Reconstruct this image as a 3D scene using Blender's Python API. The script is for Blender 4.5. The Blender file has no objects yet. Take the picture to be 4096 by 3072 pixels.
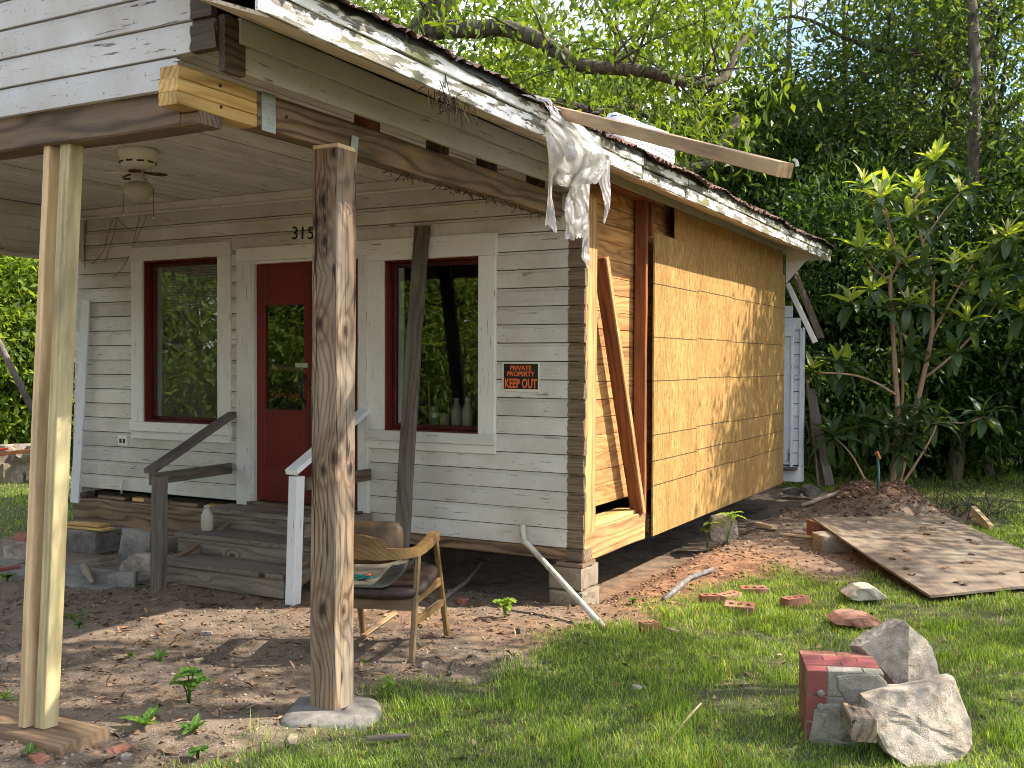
import bpy, bmesh, math, random
import numpy as np
from mathutils import Vector, Matrix
R = math.radians
scn = bpy.context.scene
COL = scn.collection

# ------------------------------------------------------------------ camera
F, CX, CY = 4141.0, 2048.0, 1536.0          # focal length and centre of the 4096 x 3072 frame
YAW, PITCH, ROLL = R(28.2), R(-1.16), R(0.24)
CAM = np.array([2.97, -6.61, 1.68])
_f0 = np.array([-math.sin(YAW), math.cos(YAW), 0.]); _r0 = np.array([math.cos(YAW), math.sin(YAW), 0.]); _u0 = np.array([0, 0, 1.])
FW = _f0*math.cos(PITCH)+_u0*math.sin(PITCH); _u1 = -_f0*math.sin(PITCH)+_u0*math.cos(PITCH)
RT = _r0*math.cos(ROLL)+_u1*math.sin(ROLL); UP = _u1*math.cos(ROLL)-_r0*math.sin(ROLL)
cam = bpy.data.cameras.new('camera'); camo = bpy.data.objects.new('camera', cam); COL.objects.link(camo)
cam.sensor_width = 36.0; cam.lens = 36.0*F/4096.0; cam.clip_start = 0.05; cam.clip_end = 400
_m = Matrix(((RT[0], UP[0], -FW[0], CAM[0]), (RT[1], UP[1], -FW[1], CAM[1]), (RT[2], UP[2], -FW[2], CAM[2]), (0, 0, 0, 1)))
camo.matrix_world = _m
scn.camera = camo

# ------------------------------------------------------------------ sky, sun, exposure
SUN_AZ, SUN_EL = R(33), R(42)                # azimuth from +X towards +Y
SD = Vector((math.cos(SUN_AZ)*math.cos(SUN_EL), math.sin(SUN_AZ)*math.cos(SUN_EL), math.sin(SUN_EL)))
world = bpy.data.worlds.new('World'); scn.world = world; world.use_nodes = True
wn = world.node_tree; wn.nodes.clear()
_o = wn.nodes.new('ShaderNodeOutputWorld'); _b = wn.nodes.new('ShaderNodeBackground'); _s = wn.nodes.new('ShaderNodeTexSky')
_s.sky_type = 'NISHITA'; _s.sun_disc = False; _s.sun_elevation = SUN_EL; _s.sun_rotation = R(90)-SUN_AZ
_s.air_density = 1.0; _s.dust_density = 1.2; _s.ozone_density = 1.0
_tc = wn.nodes.new('ShaderNodeTexCoord'); _cn = wn.nodes.new('ShaderNodeTexNoise'); _cr = wn.nodes.new('ShaderNodeValToRGB'); _mx = wn.nodes.new('ShaderNodeMix')
_cn.inputs['Scale'].default_value = 3.2; _cn.inputs['Detail'].default_value = 6; _cn.inputs['Roughness'].default_value = .55
_cr.color_ramp.elements[0].position = .45; _cr.color_ramp.elements[1].position = .60
_cr.color_ramp.elements[0].color = (0, 0, 0, 1); _cr.color_ramp.elements[1].color = (.8, .8, .8, 1)
_mx.data_type = 'RGBA'; _mx.inputs['B'].default_value = (11, 11.4, 12, 1)
wn.links.new(_tc.outputs['Generated'], _cn.inputs['Vector']); wn.links.new(_cn.outputs['Fac'], _cr.inputs['Fac'])
wn.links.new(_cr.outputs['Color'], _mx.inputs['Factor']); wn.links.new(_s.outputs['Color'], _mx.inputs['A'])
wn.links.new(_mx.outputs['Result'], _b.inputs['Color']); _b.inputs['Strength'].default_value = 0.12
wn.links.new(_b.outputs['Background'], _o.inputs['Surface'])
sl = bpy.data.lights.new('sun', 'SUN'); sl.energy = 5.0; sl.angle = R(0.5); sl.color = (1.0, .90, .75)
so = bpy.data.objects.new('sun', sl); COL.objects.link(so); so.rotation_euler = SD.to_track_quat('Z', 'Y').to_euler()
scn.view_settings.view_transform = 'Standard'; scn.view_settings.look = 'None'; scn.view_settings.gamma = 1.0
scn.view_settings.use_curve_mapping = False; scn.view_settings.exposure = 1.28
scn.render.engine = 'CYCLES'; scn.cycles.use_denoising = True; scn.cycles.filter_width = 1.0
scn.cycles.use_adaptive_sampling = True; scn.cycles.adaptive_threshold = .022; scn.cycles.adaptive_min_samples = 12; scn.cycles.use_light_tree = False
scn.cycles.max_bounces = 5; scn.cycles.diffuse_bounces = 3; scn.cycles.glossy_bounces = 3; scn.cycles.transmission_bounces = 5; scn.cycles.transparent_max_bounces = 6
scn.cycles.caustics_reflective = False; scn.cycles.caustics_refractive = False; scn.cycles.sample_clamp_indirect = 8

# ------------------------------------------------------------------ measuring helpers (photo ray -> point on a real plane)
def ray(px, py): return FW+(px-CX)/F*RT-(py-CY)/F*UP
def on(px, py, axis, val):
    d = ray(px, py); return CAM+(val-CAM[axis])/d[axis]*d
def dep(px, py, D): return CAM+ray(px, py)*D
def fx(px, py=1450, y=0.0): return on(px, py, 1, y)[0]
def fz(px, py, y=0.0): return on(px, py, 1, y)[2]
def sy(px, py=1450, x=0.0): return on(px, py, 0, x)[1]
def sz(px, py, x=0.0): return on(px, py, 0, x)[2]

# ------------------------------------------------------------------ noise
_rs = np.random.RandomState(7); _tab = _rs.rand(256*256).astype(np.float64)
def vnoise(x, y, seed=0):
    x = np.asarray(x, float)+seed*17.31; y = np.asarray(y, float)+seed*9.77
    xi = np.floor(x).astype(int); yi = np.floor(y).astype(int); xf = x-xi; yf = y-yi
    u = xf*xf*(3-2*xf); v = yf*yf*(3-2*yf)
    h = lambda a, b: _tab[((a & 255)*256+(b & 255))]
    return (h(xi, yi)*(1-u)+h(xi+1, yi)*u)*(1-v)+(h(xi, yi+1)*(1-u)+h(xi+1, yi+1)*u)*v
def fbm(x, y, oct=4, seed=0):
    s = 0; a = .5; t = 0
    for i in range(oct):
        s = s+a*vnoise(np.asarray(x)*2**i, np.asarray(y)*2**i, seed+i*3); t += a; a *= .5
    return s/t
def smooth(a, b, x):
    t = np.clip((x-a)/(b-a), 0, 1); return t*t*(3-2*t)

# ------------------------------------------------------------------ object helpers
def tag(o, label=None, cat=None, group=None, kind=None):
    if label: o['label'] = label
    if cat: o['category'] = cat
    if group: o['group'] = group
    if kind: o['kind'] = kind
    return o
def thing(name, label, cat, loc=(0, 0, 0), group=None):
    o = bpy.data.objects.new(name, None); o.empty_display_size = .1; COL.objects.link(o); o.location = loc
    return tag(o, label, cat, group)
def link(o, parent=None):
    COL.objects.link(o)
    if parent is not None:
        o.parent = parent
        inv = Matrix.Identity(4); p = parent
        m = Matrix.Identity(4)
        chain = []
        while p is not None: chain.append(p); p = p.parent
        for p in reversed(chain): m = m @ p.matrix_parent_inverse @ p.matrix_basis
        o.matrix_parent_inverse = m.inverted()
    return o
def mk(name, verts, faces, mat, parent=None, smooth_=False, M=None, me=None):
    if me is None:
        me = bpy.data.meshes.new(name); me.from_pydata([tuple(v) for v in verts], [], [tuple(f) for f in faces]); me.update()
        if mat is not None: me.materials.append(mat)
        if smooth_:
            me.polygons.foreach_set('use_smooth', [True]*len(me.polygons))
    o = bpy.data.objects.new(name, me)
    if M is not None: o.matrix_basis = M
    return link(o, parent)
def mesh_np(name, V, Fq, mat, parent=None, smooth_=False, attr=None):
    """Fq: (n,3) or (n,4) index array; quick build of big meshes"""
    me = bpy.data.meshes.new(name); V = np.asarray(V, np.float32); Fq = np.asarray(Fq, np.int32)
    n, k = Fq.shape
    me.vertices.add(len(V)); me.vertices.foreach_set('co', V.ravel())
    me.loops.add(n*k); me.loops.foreach_set('vertex_index', Fq.ravel())
    me.polygons.add(n); me.polygons.foreach_set('loop_start', np.arange(0, n*k, k, dtype=np.int32))
    me.polygons.foreach_set('loop_total', np.full(n, k, np.int32))
    if smooth_: me.polygons.foreach_set('use_smooth', np.ones(n, bool))
    me.update(calc_edges=True)
    if attr:
        for an, arr in attr.items():
            a = me.attributes.new(an, 'FLOAT', 'POINT'); a.data.foreach_set('value', np.asarray(arr, np.float32))
    if mat is not None: me.materials.append(mat)
    o = bpy.data.objects.new(name, me)
    return link(o, parent)

rng = random.Random(5)
def frame(p0, p1, up=(0, 0, 1)):
    p0 = Vector(p0); p1 = Vector(p1); x = (p1-p0); L = x.length; x.normalize(); up = Vector(up)
    z = (up-up.dot(x)*x)
    if z.length < 1e-4: z = Vector((0, 1, 0))-x*x.y
    z.normalize(); y = z.cross(x)
    return Matrix(((x.x, y.x, z.x, p0.x), (x.y, y.y, z.y, p0.y), (x.z, y.z, z.z, p0.z), (0, 0, 0, 1))), L
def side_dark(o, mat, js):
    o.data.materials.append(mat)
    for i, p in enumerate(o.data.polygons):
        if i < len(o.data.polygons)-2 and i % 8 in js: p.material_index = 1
def bar_mesh(L, w, t, n=6, jit=.0015, ch=.003, sag=0, bow=0, taper=1.0, ragged=0):
    """bar along local x; w is its size in local z, t in local y; chamfered edges, slightly uneven"""
    V = []; Fc = []
    ring = [(-1, -1, 0), (-1, -1, 1), (-1, 1, 1), (-1, 1, 0), (1, 1, 0), (1, 1, 1), (1, -1, 1), (1, -1, 0)]
    ph = rng.random()*9
    for i in range(n+1):
        f = i/n; x = L*f; k = 1+(taper-1)*f
        dz = rng.uniform(-jit, jit)+sag*4*f*(1-f); dy = rng.uniform(-jit, jit)+bow*math.sin(f*3.1416)
        hy, hz = t/2*k, w/2*k; c = min(ch, hy*.6, hz*.6)
        pts = [(-hy+c, -hz), (hy-c, -hz), (hy, -hz+c), (hy, hz-c), (hy-c, hz), (-hy+c, hz), (-hy, hz-c), (-hy, -hz+c)]
        for (a, b) in pts:
            xx = x
            if ragged and i in (0, n): xx += rng.uniform(-ragged, ragged)
            V.append((xx, a+dy, b+dz))
    for i in range(n):
        for j in range(8):
            a = i*8+j; b = i*8+(j+1) % 8
            Fc.append((a, b, b+8, a+8))
    Fc.append(tuple(range(7, -1, -1))); Fc.append(tuple(range(n*8, n*8+8)))
    return V, Fc
def bar(name, p0, p1, w, t, mat, parent=None, up=(0, 0, 1), **k):
    M, L = frame(p0, p1, up)
    V, Fc = bar_mesh(L, w, t, **k)
    return mk(name, V, Fc, mat, parent, M=M)
def box(name, x0, x1, y0, y1, z0, z1, mat, parent=None, ch=.003, along='x', n=4, jit=.001):
    cx, cy, cz = (x0+x1)/2, (y0+y1)/2, (z0+z1)/2
    if along == 'x': return bar(name, (x0, cy, cz), (x1, cy, cz), z1-z0, y1-y0, mat, parent, ch=ch, n=n, jit=jit)
    if along == 'y': return bar(name, (cx, y0, cz), (cx, y1, cz), z1-z0, x1-x0, mat, parent, ch=ch, n=n, jit=jit)
    return bar(name, (cx, cy, z0), (cx, cy, z1), y1-y0, x1-x0, mat, parent, up=(0, 1, 0), ch=ch, n=n, jit=jit)
def tube_mesh(path, rad, n=8, cap=True, V=None, Fc=None):
    V = [] if V is None else V; Fc = [] if Fc is None else Fc
    base = len(V); P = [Vector(p) for p in path]; m = len(P)
    if not hasattr(rad, '__len__'): rad = [rad]*m
    prev = None
    for i in range(m):
        t = (P[min(i+1, m-1)]-P[max(i-1, 0)]).normalized()
        if prev is None:
            a = Vector((0, 0, 1)) if abs(t.z) < .9 else Vector((1, 0, 0)); u = t.cross(a).normalized()
        else: u = (prev-prev.dot(t)*t).normalized()
        prev = u; v = t.cross(u)
        for j in range(n):
            th = 2*math.pi*j/n; V.append(tuple(P[i]+(u*math.cos(th)+v*math.sin(th))*rad[i]))
    for i in range(m-1):
        for j in range(n):
            a = base+i*n+j; b = base+i*n+(j+1) % n; Fc.append((a, b, b+n, a+n))
    if cap:
        Fc.append(tuple(base+n-1-j for j in range(n))); Fc.append(tuple(base+(m-1)*n+j for j in range(n)))
    return V, Fc
def tube(name, path, rad, mat, parent=None, n=8):
    V, Fc = tube_mesh(path, rad, n); return mk(name, V, Fc, mat, parent, smooth_=True)
def lathe(name, prof, mat, parent=None, loc=(0, 0, 0), n=20, M=None):
    V = []; Fc = []
    for (r, z) in prof:
        for j in range(n):
            th = 2*math.pi*j/n; V.append((r*math.cos(th), r*math.sin(th), z))
    for i in range(len(prof)-1):
        for j in range(n):
            a = i*n+j; b = i*n+(j+1) % n; Fc.append((a, b, b+n, a+n))
    Fc.append(tuple(range(n-1, -1, -1))); Fc.append(tuple((len(prof)-1)*n+j for j in range(n)))
    if M is None: M = Matrix.Translation(loc)
    return mk(name, V, Fc, mat, parent, smooth_=True, M=M)
def rock_mesh(sx, sy_, sz_, seed, cuts=9, sub=3, rough=.06):
    """angular stone: a subdivided cube trimmed by random planes, then roughened"""
    r = random.Random(seed); bm = bmesh.new(); bmesh.ops.create_cube(bm, size=2)
    for _ in range(cuts):
        n = Vector((r.gauss(0, 1), r.gauss(0, 1), r.gauss(0, 1))).normalized(); d = r.uniform(.78, 1.12)
        g = bm.verts[:]+bm.edges[:]+bm.faces[:]
        res = bmesh.ops.bisect_plane(bm, geom=g, plane_co=n*d, plane_no=n, clear_outer=True)
        ed = [e for e in res['geom_cut'] if isinstance(e, bmesh.types.BMEdge)]
        if ed: bmesh.ops.edgeloop_fill(bm, edges=ed)
    bmesh.ops.triangulate(bm, faces=bm.faces[:])
    for _ in range(sub):
        le = [e for e in bm.edges if e.calc_length() > .22]
        if le: bmesh.ops.subdivide_edges(bm, edges=le, cuts=1)
        bmesh.ops.triangulate(bm, faces=bm.faces[:])
    for v in bm.verts:
        p = v.co; q = fbm(p.x*2.2+seed, p.y*2.2+p.z*1.7, 3, seed % 11)-.5; q2 = fbm(p.x*7+seed, p.z*7+p.y*5, 2, seed % 7)-.5
        v.co = p*(1+rough*2*float(q)+rough*.8*float(q2))
    bm.normal_update()
    V = [(v.co.x*sx, v.co.y*sy_, v.co.z*sz_) for v in bm.verts]; bm.verts.index_update()
    Fc = [[v.index for v in f.verts] for f in bm.faces]; bm.free()
    return V, Fc
def rock(name, loc, size, seed, mat, rot=(0, 0, 0), parent=None, **k):
    V, Fc = rock_mesh(size[0]/2, size[1]/2, size[2]/2, seed, **k)
    from mathutils import Euler
    M = Matrix.Translation(loc) @ Euler(rot).to_matrix().to_4x4()
    return mk(name, V, Fc, mat, parent, M=M)
def text_mesh(body, size, ext=.001, bold=0.0):
    cu = bpy.data.curves.new('text', 'FONT'); cu.body = body; cu.size = size; cu.extrude = ext; cu.offset = bold; cu.align_x = 'CENTER'; cu.resolution_u = 3
    o = bpy.data.objects.new('text', cu); COL.objects.link(o); bpy.context.view_layer.update()
    me = bpy.data.meshes.new_from_object(o.evaluated_get(bpy.context.evaluated_depsgraph_get()))
    bpy.data.objects.remove(o); bpy.data.curves.remove(cu)
    return me

# ------------------------------------------------------------------ materials
class NT:
    def __init__(s, name):
        s.m = bpy.data.materials.new(name); s.m.use_nodes = True; s.t = s.m.node_tree; s.t.nodes.clear()
        s.out = s.t.nodes.new('ShaderNodeOutputMaterial'); s.bs = s.t.nodes.new('ShaderNodeBsdfPrincipled')
        s.t.links.new(s.bs.outputs[0], s.out.inputs[0]); s.bs.inputs['Specular IOR Level'].default_value = .25
    def n(s, ty, **k):
        nd = s.t.nodes.new('ShaderNode'+ty)
        for a, b in k.items(): setattr(nd, a, b)
        return nd
    def l(s, a, b): s.t.links.new(a, b)
    def val(s, x, sock):
        if hasattr(x, 'is_output'): s.l(x, sock)
        else: sock.default_value = x
    def math(s, op, a, b=None, c=None, clamp=False):
        nd = s.n('Math', operation=op, use_clamp=clamp); s.val(a, nd.inputs[0])
        if b is not None: s.val(b, nd.inputs[1])
        if c is not None: s.val(c, nd.inputs[2])
        return nd.outputs[0]
    def vmath(s, op, a, b):
        nd = s.n('VectorMath', operation=op); s.val(a, nd.inputs[0]); s.val(b, nd.inputs[1]); return nd.outputs[0]
    def coords(s, scale=(1, 1, 1), rnd=True, world=False):
        if world: c = s.n('NewGeometry').outputs['Position']
        else: c = s.n('TexCoord').outputs['Object']
        if rnd:
            r = s.n('ObjectInfo').outputs['Random']; r = s.math('MULTIPLY', r, 37.0)
            cb = s.n('CombineXYZ'); s.l(r, cb.inputs[0]); s.l(s.math('MULTIPLY', r, 1.7), cb.inputs[1]); s.l(s.math('MULTIPLY', r, .6), cb.inputs[2])
            c = s.vmath('ADD', c, cb.outputs[0])
        if scale != (1, 1, 1): c = s.vmath('MULTIPLY', c, scale)
        return c
    def noise(s, vec, scale=5, detail=4, rough=.55, dist=0):
        nd = s.n('TexNoise'); s.l(vec, nd.inputs['Vector']); nd.inputs['Scale'].default_value = scale; nd.inputs['Detail'].default_value = detail
        nd.inputs['Roughness'].default_value = rough; nd.inputs['Distortion'].default_value = dist
        return nd.outputs['Fac']
    def ramp(s, f, *st):
        nd = s.n('ValToRGB'); s.l(f, nd.inputs[0]); e = nd.color_ramp.elements
        while len(e) < len(st): e.new(.5)
        for el, (p, c) in zip(e, st):
            el.position = p; el.color = tuple(c)+(1,) if hasattr(c, '__len__') else (c, c, c, 1)
        return nd.outputs[0]
    def mix(s, f, a, b, mode='MIX'):
        nd = s.n('Mix', data_type='RGBA', blend_type=mode); s.val(f, nd.inputs['Factor'])
        for x, k in ((a, 'A'), (b, 'B')):
            if hasattr(x, 'is_output'): s.l(x, nd.inputs[k])
            else: nd.inputs[k].default_value = tuple(x)+(1,)
        return nd.outputs['Result']
    def bump(s, h, strength=.3, dist=.01):
        nd = s.n('Bump'); s.l(h, nd.inputs['Height']); nd.inputs['Strength'].default_value = strength; nd.inputs['Distance'].default_value = dist
        s.l(nd.outputs[0], s.bs.inputs['Normal'])
    def color(s, c):
        s.val(c if hasattr(c, 'is_output') else tuple(c)+(1,), s.bs.inputs['Base Color'])
    def rough(s, r): s.val(r, s.bs.inputs['Roughness'])
    def attr(s, name): return s.n('Attribute', attribute_name=name).outputs['Fac']
    def random(s): return s.n('ObjectInfo').outputs['Random']

def wood(name, light, dark, ring=70, grey=None, greyamt=0, contrast=1.0, rough=.75, knots=0, bump=.25, wob=.10, vary=.25, sharp=2.2, kpos=None, crack=0):
    t = NT(name); c = t.coords()
    lowv = t.vmath('MULTIPLY', c, (.9, 5, 5)); wv = t.noise(lowv, 1.0, 2, .5)
    wob2 = t.math('MULTIPLY', wv, wob)
    if kpos:
        rc = t.n('TexCoord').outputs['Object']; kd = None
        for (kx, ky, kz, ks) in kpos:
            dv = t.vmath('MULTIPLY', t.vmath('SUBTRACT', rc, (kx, ky, kz)), (.62/ks, 1/ks, 1/ks)); ln = t.n('VectorMath', operation='LENGTH'); t.l(dv, ln.inputs[0]); q_ = ln.outputs['Value']
            kd = q_ if kd is None else t.math('MINIMUM', kd, q_)
        kd = t.math('ADD', kd, t.math('MULTIPLY', t.math('SUBTRACT', t.noise(rc, 40, 2), .5), .012))
        wob2 = t.math('ADD', wob2, t.math('MULTIPLY', t.ramp(kd, (.0, 1), (.05, .55), (.14, 0)), .075)); knots = 2
    elif knots:
        kv = t.n('TexVoronoi', feature='SMOOTH_F1'); t.l(t.vmath('MULTIPLY', c, (1.6, 3.2, 3.2)), kv.inputs['Vector']); kv.inputs['Scale'].default_value = 1.9; kv.inputs['Smoothness'].default_value = .3
        kd = kv.outputs['Distance']; bul = t.ramp(kd, (0, 1), (.34, 0)); wob2 = t.math('ADD', wob2, t.math('MULTIPLY', bul, .06))
    sp = t.n('SeparateXYZ'); t.l(c, sp.inputs[0])
    r = t.math('SQRT', t.math('ADD', t.math('POWER', sp.outputs[1], 2.0), t.math('POWER', t.math('ADD', sp.outputs[2], .11), 2.0)))
    r = t.math('ADD', r, wob2)
    rg = t.math('SINE', t.math('MULTIPLY', r, ring*6.283)); rg = t.math('MULTIPLY_ADD', rg, .5, .5); rg = t.math('POWER', rg, sharp)
    fine = t.noise(t.vmath('MULTIPLY', c, (3, 90, 90)), 1.0, 3, .6)
    g = t.math('ADD', t.math('MULTIPLY', rg, .65*contrast), t.math('MULTIPLY', t.math('SUBTRACT', fine, .35), .75))
    col = t.mix(t.ramp(g, (0.05, 0), (.95, 1)), light, dark)
    patch = t.noise(t.vmath('MULTIPLY', c, (1, 4, 4)), 1.3, 3)
    if grey is not None: col = t.mix(t.math('MULTIPLY', t.ramp(patch, (.3, 0), (.62, 1)), greyamt), col, grey)
    if knots:
        if kpos: col = t.mix(t.ramp(kd, (.03, 0), (.05, .6), (.075, 0)), col, (dark[0]*1.3, dark[1]*1.1, dark[2]))
        col = t.mix(t.ramp(kd, (.008, .92), (.026, .25), (.034, 0)) if kpos else t.ramp(kd, (.08, .95), (.15, 0)), col, (dark[0]*.35, dark[1]*.3, dark[2]*.3))
    if crack:
        ck_ = t.noise(t.vmath('MULTIPLY', c, (.5, 16, 16)), 1.0, 2, .5); col = t.mix(t.ramp(t.math('ABSOLUTE', t.math('SUBTRACT', ck_, .5)), (.004, crack), (.012, 0)), col, (.018, .012, .008))
    blo = t.noise(t.vmath('MULTIPLY', c, (1.6, 9, 9)), 1.0, 5, .65); col = t.mix(1.0, col, t.ramp(blo, (.3, .5), (.52, .95), (.72, 1.2)), 'MULTIPLY')
    tint = t.math('MULTIPLY_ADD', t.random(), vary, 1-vary/2)
    hs = t.n('HueSaturation'); t.l(tint, hs.inputs['Value']); t.l(col, hs.inputs['Color'])
    t.color(hs.outputs[0]); t.rough(rough)
    t.bump(g, bump, .004)
    return t.m
def paint(name, col, bare, peel=.35, dirt=.35, rough=.6, moss=None, endx=None, scale=1.0, chips=1.0, tan=0):
    """old paint on wood: peeled patches, cracks along the grain, grime"""
    t = NT(name); c = t.coords()
    st = t.noise(t.vmath('MULTIPLY', c, (2.0*scale, 11*scale, 11*scale)), 1.0, 6, .66)
    cr = t.noise(t.vmath('MULTIPLY', c, (5, 70, 70)), 1.0, 3, .6)
    m = t.ramp(st, (1-peel-.012, 0), (1-peel+.012, 1))
    crk = t.ramp(cr, (.645, 0), (.70, .8*chips))
    mask = t.math('MAXIMUM', m, crk)
    if endx is not None:
        P = t.n('NewGeometry').outputs['Position']; sp = t.n('SeparateXYZ'); t.l(P, sp.inputs[0])
        jn = t.noise(t.vmath('MULTIPLY', P, (8, 30, 30)), 1, 3)
        xx = t.math('ADD', sp.outputs[0], t.math('MULTIPLY', t.math('SUBTRACT', jn, .5), .03))
        em = t.ramp(t.math('MULTIPLY_ADD', xx, 20.0, -20.0*endx+.5), (.42, 0), (.58, 1))
        mask = t.math('MAXIMUM', mask, em)
    grain = t.noise(t.vmath('MULTIPLY', c, (3, 80, 80)), 1, 3, .6)
    bw = t.mix(t.ramp(grain, (.3, 0), (.7, 1)), bare, tuple(x*.35 for x in bare))
    if moss is not None:
        mm = t.noise(t.vmath('MULTIPLY', c, (1.2, 5, 5)), 1.7, 4); bw = t.mix(t.ramp(mm, (.48, 0), (.66, .8)), bw, moss)
    big = t.noise(c, 2.3, 5, .6); pc = t.mix(t.math('MULTIPLY', t.ramp(big, (.35, 0), (.75, 1)), dirt), col, tuple(x*y for x, y in zip(col, (.62, .56, .46))))
    if tan: pc = t.mix(tan, pc, tuple(x*y for x, y in zip(col, (.9, .78, .58))))
    spk = t.noise(c, 55, 2, .5); pc = t.mix(t.ramp(spk, (.68, 0), (.76, .55*dirt*2)), pc, (.12, .09, .06))
    hs = t.n('HueSaturation'); t.l(t.math('MULTIPLY_ADD', t.random(), .2, .88), hs.inputs['Value']); t.l(t.mix(mask, pc, bw), hs.inputs['Color']); t.color(hs.outputs[0]); t.rough(rough)
    h = t.math('SUBTRACT', t.math('MULTIPLY', grain, .25), t.math('MULTIPLY', mask, .8))
    t.bump(h, .35, .004)
    return t.m
def plain(name, col, rough=.6, metal=0, nz=.15, scale=20, bump=.1, spec=.3):
    t = NT(name); c = t.coords(); f = t.noise(c, scale, 4, .6)
    t.color(t.mix(t.ramp(f, (.3, 0), (.7, 1)), tuple(x*(1+nz) for x in col), tuple(x*(1-nz*1.6) for x in col)))
    t.rough(rough); t.bs.inputs['Metallic'].default_value = metal; t.bs.inputs['Specular IOR Level'].default_value = spec
    if bump: t.bump(f, bump, .004)
    return t.m
def stone(name, a, b, c3, scale=14, bump=.5):
    t = NT(name); c = t.coords(); f = t.noise(c, scale, 8, .72); g = t.noise(c, 3.1, 4, .6); sp_ = t.noise(c, scale*9, 2, .6)
    col = t.mix(t.ramp(f, (.34, 0), (.62, 1)), a, b); col = t.mix(t.ramp(g, (.48, 0), (.68, .9)), col, c3)
    col = t.mix(t.ramp(sp_, (.58, 0), (.72, .6)), col, tuple(x*.3 for x in a)); t.color(col); t.rough(.9)
    t.bump(t.math('ADD', f, t.math('MULTIPLY', sp_, .35)), bump, .02); return t.m
def leafmat(name, a, b, trans=.45, rough=.5, spec=.25, tcol=None):
    t = NT(name); r = t.n('NewGeometry').outputs['Random Per Island']
    col = t.mix(r, a, b); t.color(col); t.rough(rough); t.bs.inputs['Specular IOR Level'].default_value = spec
    tr = t.n('BsdfTranslucent')
    tcol = tcol or (2.2, 1.9, .55)
    cc = t.mix(1.0, col, tcol, 'MULTIPLY'); t.l(cc, tr.inputs[0])
    ms = t.n('MixShader'); ms.inputs[0].default_value = trans; t.l(t.bs.outputs[0], ms.inputs[1]); t.l(tr.outputs[0], ms.inputs[2]); t.l(ms.outputs[0], t.out.inputs[0])
    return t.m
def glass(name, tint=(.9, .95, .92), ior=1.7, rough=.0, haze=0.0):
    t = NT(name); tr = t.n('BsdfTransparent'); tr.inputs[0].default_value = tint+(1,); gl = t.n('BsdfGlossy'); gl.inputs['Roughness'].default_value = rough; gl.inputs[0].default_value = (1, 1, 1, 1)
    fr = t.n('Fresnel'); fr.inputs[0].default_value = ior
    c = t.coords(); bp = t.n('Bump'); t.l(t.noise(c, 1.5, 1), bp.inputs['Height']); bp.inputs['Strength'].default_value = .02; t.l(bp.outputs[0], gl.inputs['Normal'])
    ms = t.n('MixShader'); t.l(fr.outputs[0], ms.inputs[0]); t.l(tr.outputs[0], ms.inputs[1]); t.l(gl.outputs[0], ms.inputs[2])
    if haze:
        df = t.n('BsdfDiffuse'); df.inputs[0].default_value = (.4, .38, .3, 1); m2 = t.n('MixShader'); m2.inputs[0].default_value = haze
        t.l(ms.outputs[0], m2.inputs[1]); t.l(df.outputs[0], m2.inputs[2]); ms = m2
    t.l(ms.outputs[0], t.out.inputs[0]); return t.m

M = {}
M['siding'] = paint('siding_paint', (.66, .645, .60), (.26, .185, .12), peel=.31, dirt=.75, endx=-.13)
M['siding_gable'] = paint('gable_paint', (.66, .665, .67), (.12, .092, .07), peel=.355, dirt=.7, endx=-.19)
M['ceiling'] = paint('ceiling_paint', (.72, .71, .66), (.17, .12, .08), peel=.32, dirt=.7)
M['casing'] = paint('casing_paint', (.74, .735, .69), (.2, .16, .12), peel=.22, dirt=.3)
M['fascia'] = paint('fascia_paint', (.80, .80, .78), (.27, .25, .21), peel=.50, dirt=.2, moss=(.16, .17, .05), scale=1.6)
M['soffit'] = paint('soffit_paint', (.62, .54, .42), (.36, .26, .15), peel=.40, dirt=.55)
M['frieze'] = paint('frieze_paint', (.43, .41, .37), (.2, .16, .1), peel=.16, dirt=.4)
M['white_board'] = paint('white_board_paint', (.74, .75, .76), (.3, .25, .2), peel=.2, dirt=.2)
M['shed_paint'] = paint('shed_paint', (.66, .70, .76), (.3, .27, .22), peel=.36, dirt=.3, scale=1.4)
M['red'] = paint('red_paint', (.15, .021, .018), (.06, .03, .022), peel=.17, dirt=.6, rough=.45, chips=.5)
M['red_dark'] = plain('dark_red_paint', (.07, .011, .012), .45, nz=.25, scale=7)
M['old_beam'] = wood('old_timber', (.27, .175, .10), (.06, .036, .022), ring=48, grey=(.19, .15, .11), greyamt=.5, contrast=1.2)
M['dark_beam'] = wood('dark_timber', (.19, .125, .08), (.035, .022, .015), ring=46, grey=(.14, .115, .09), greyamt=.5, contrast=1.2)
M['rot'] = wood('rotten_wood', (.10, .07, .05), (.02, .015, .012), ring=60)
M['step'] = wood('weathered_step', (.29, .235, .185), (.115, .088, .066), ring=40, grey=(.205, .18, .15), greyamt=.7, knots=1)
M['rail'] = wood('weathered_rail', (.19, .155, .125), (.08, .062, .05), ring=60, grey=(.18, .165, .15), greyamt=.6)
M['pine'] = wood('new_pine', (.66, .44, .17), (.40, .22, .06), ring=42, contrast=.9, rough=.6)
M['pine_pale'] = wood('pale_pine', (.70, .53, .30), (.52, .34, .15), ring=30, contrast=.7, rough=.6)
M['treated'] = wood('treated_pine', (.52, .45, .25), (.36, .29, .13), ring=36, contrast=.8, rough=.65)
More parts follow.
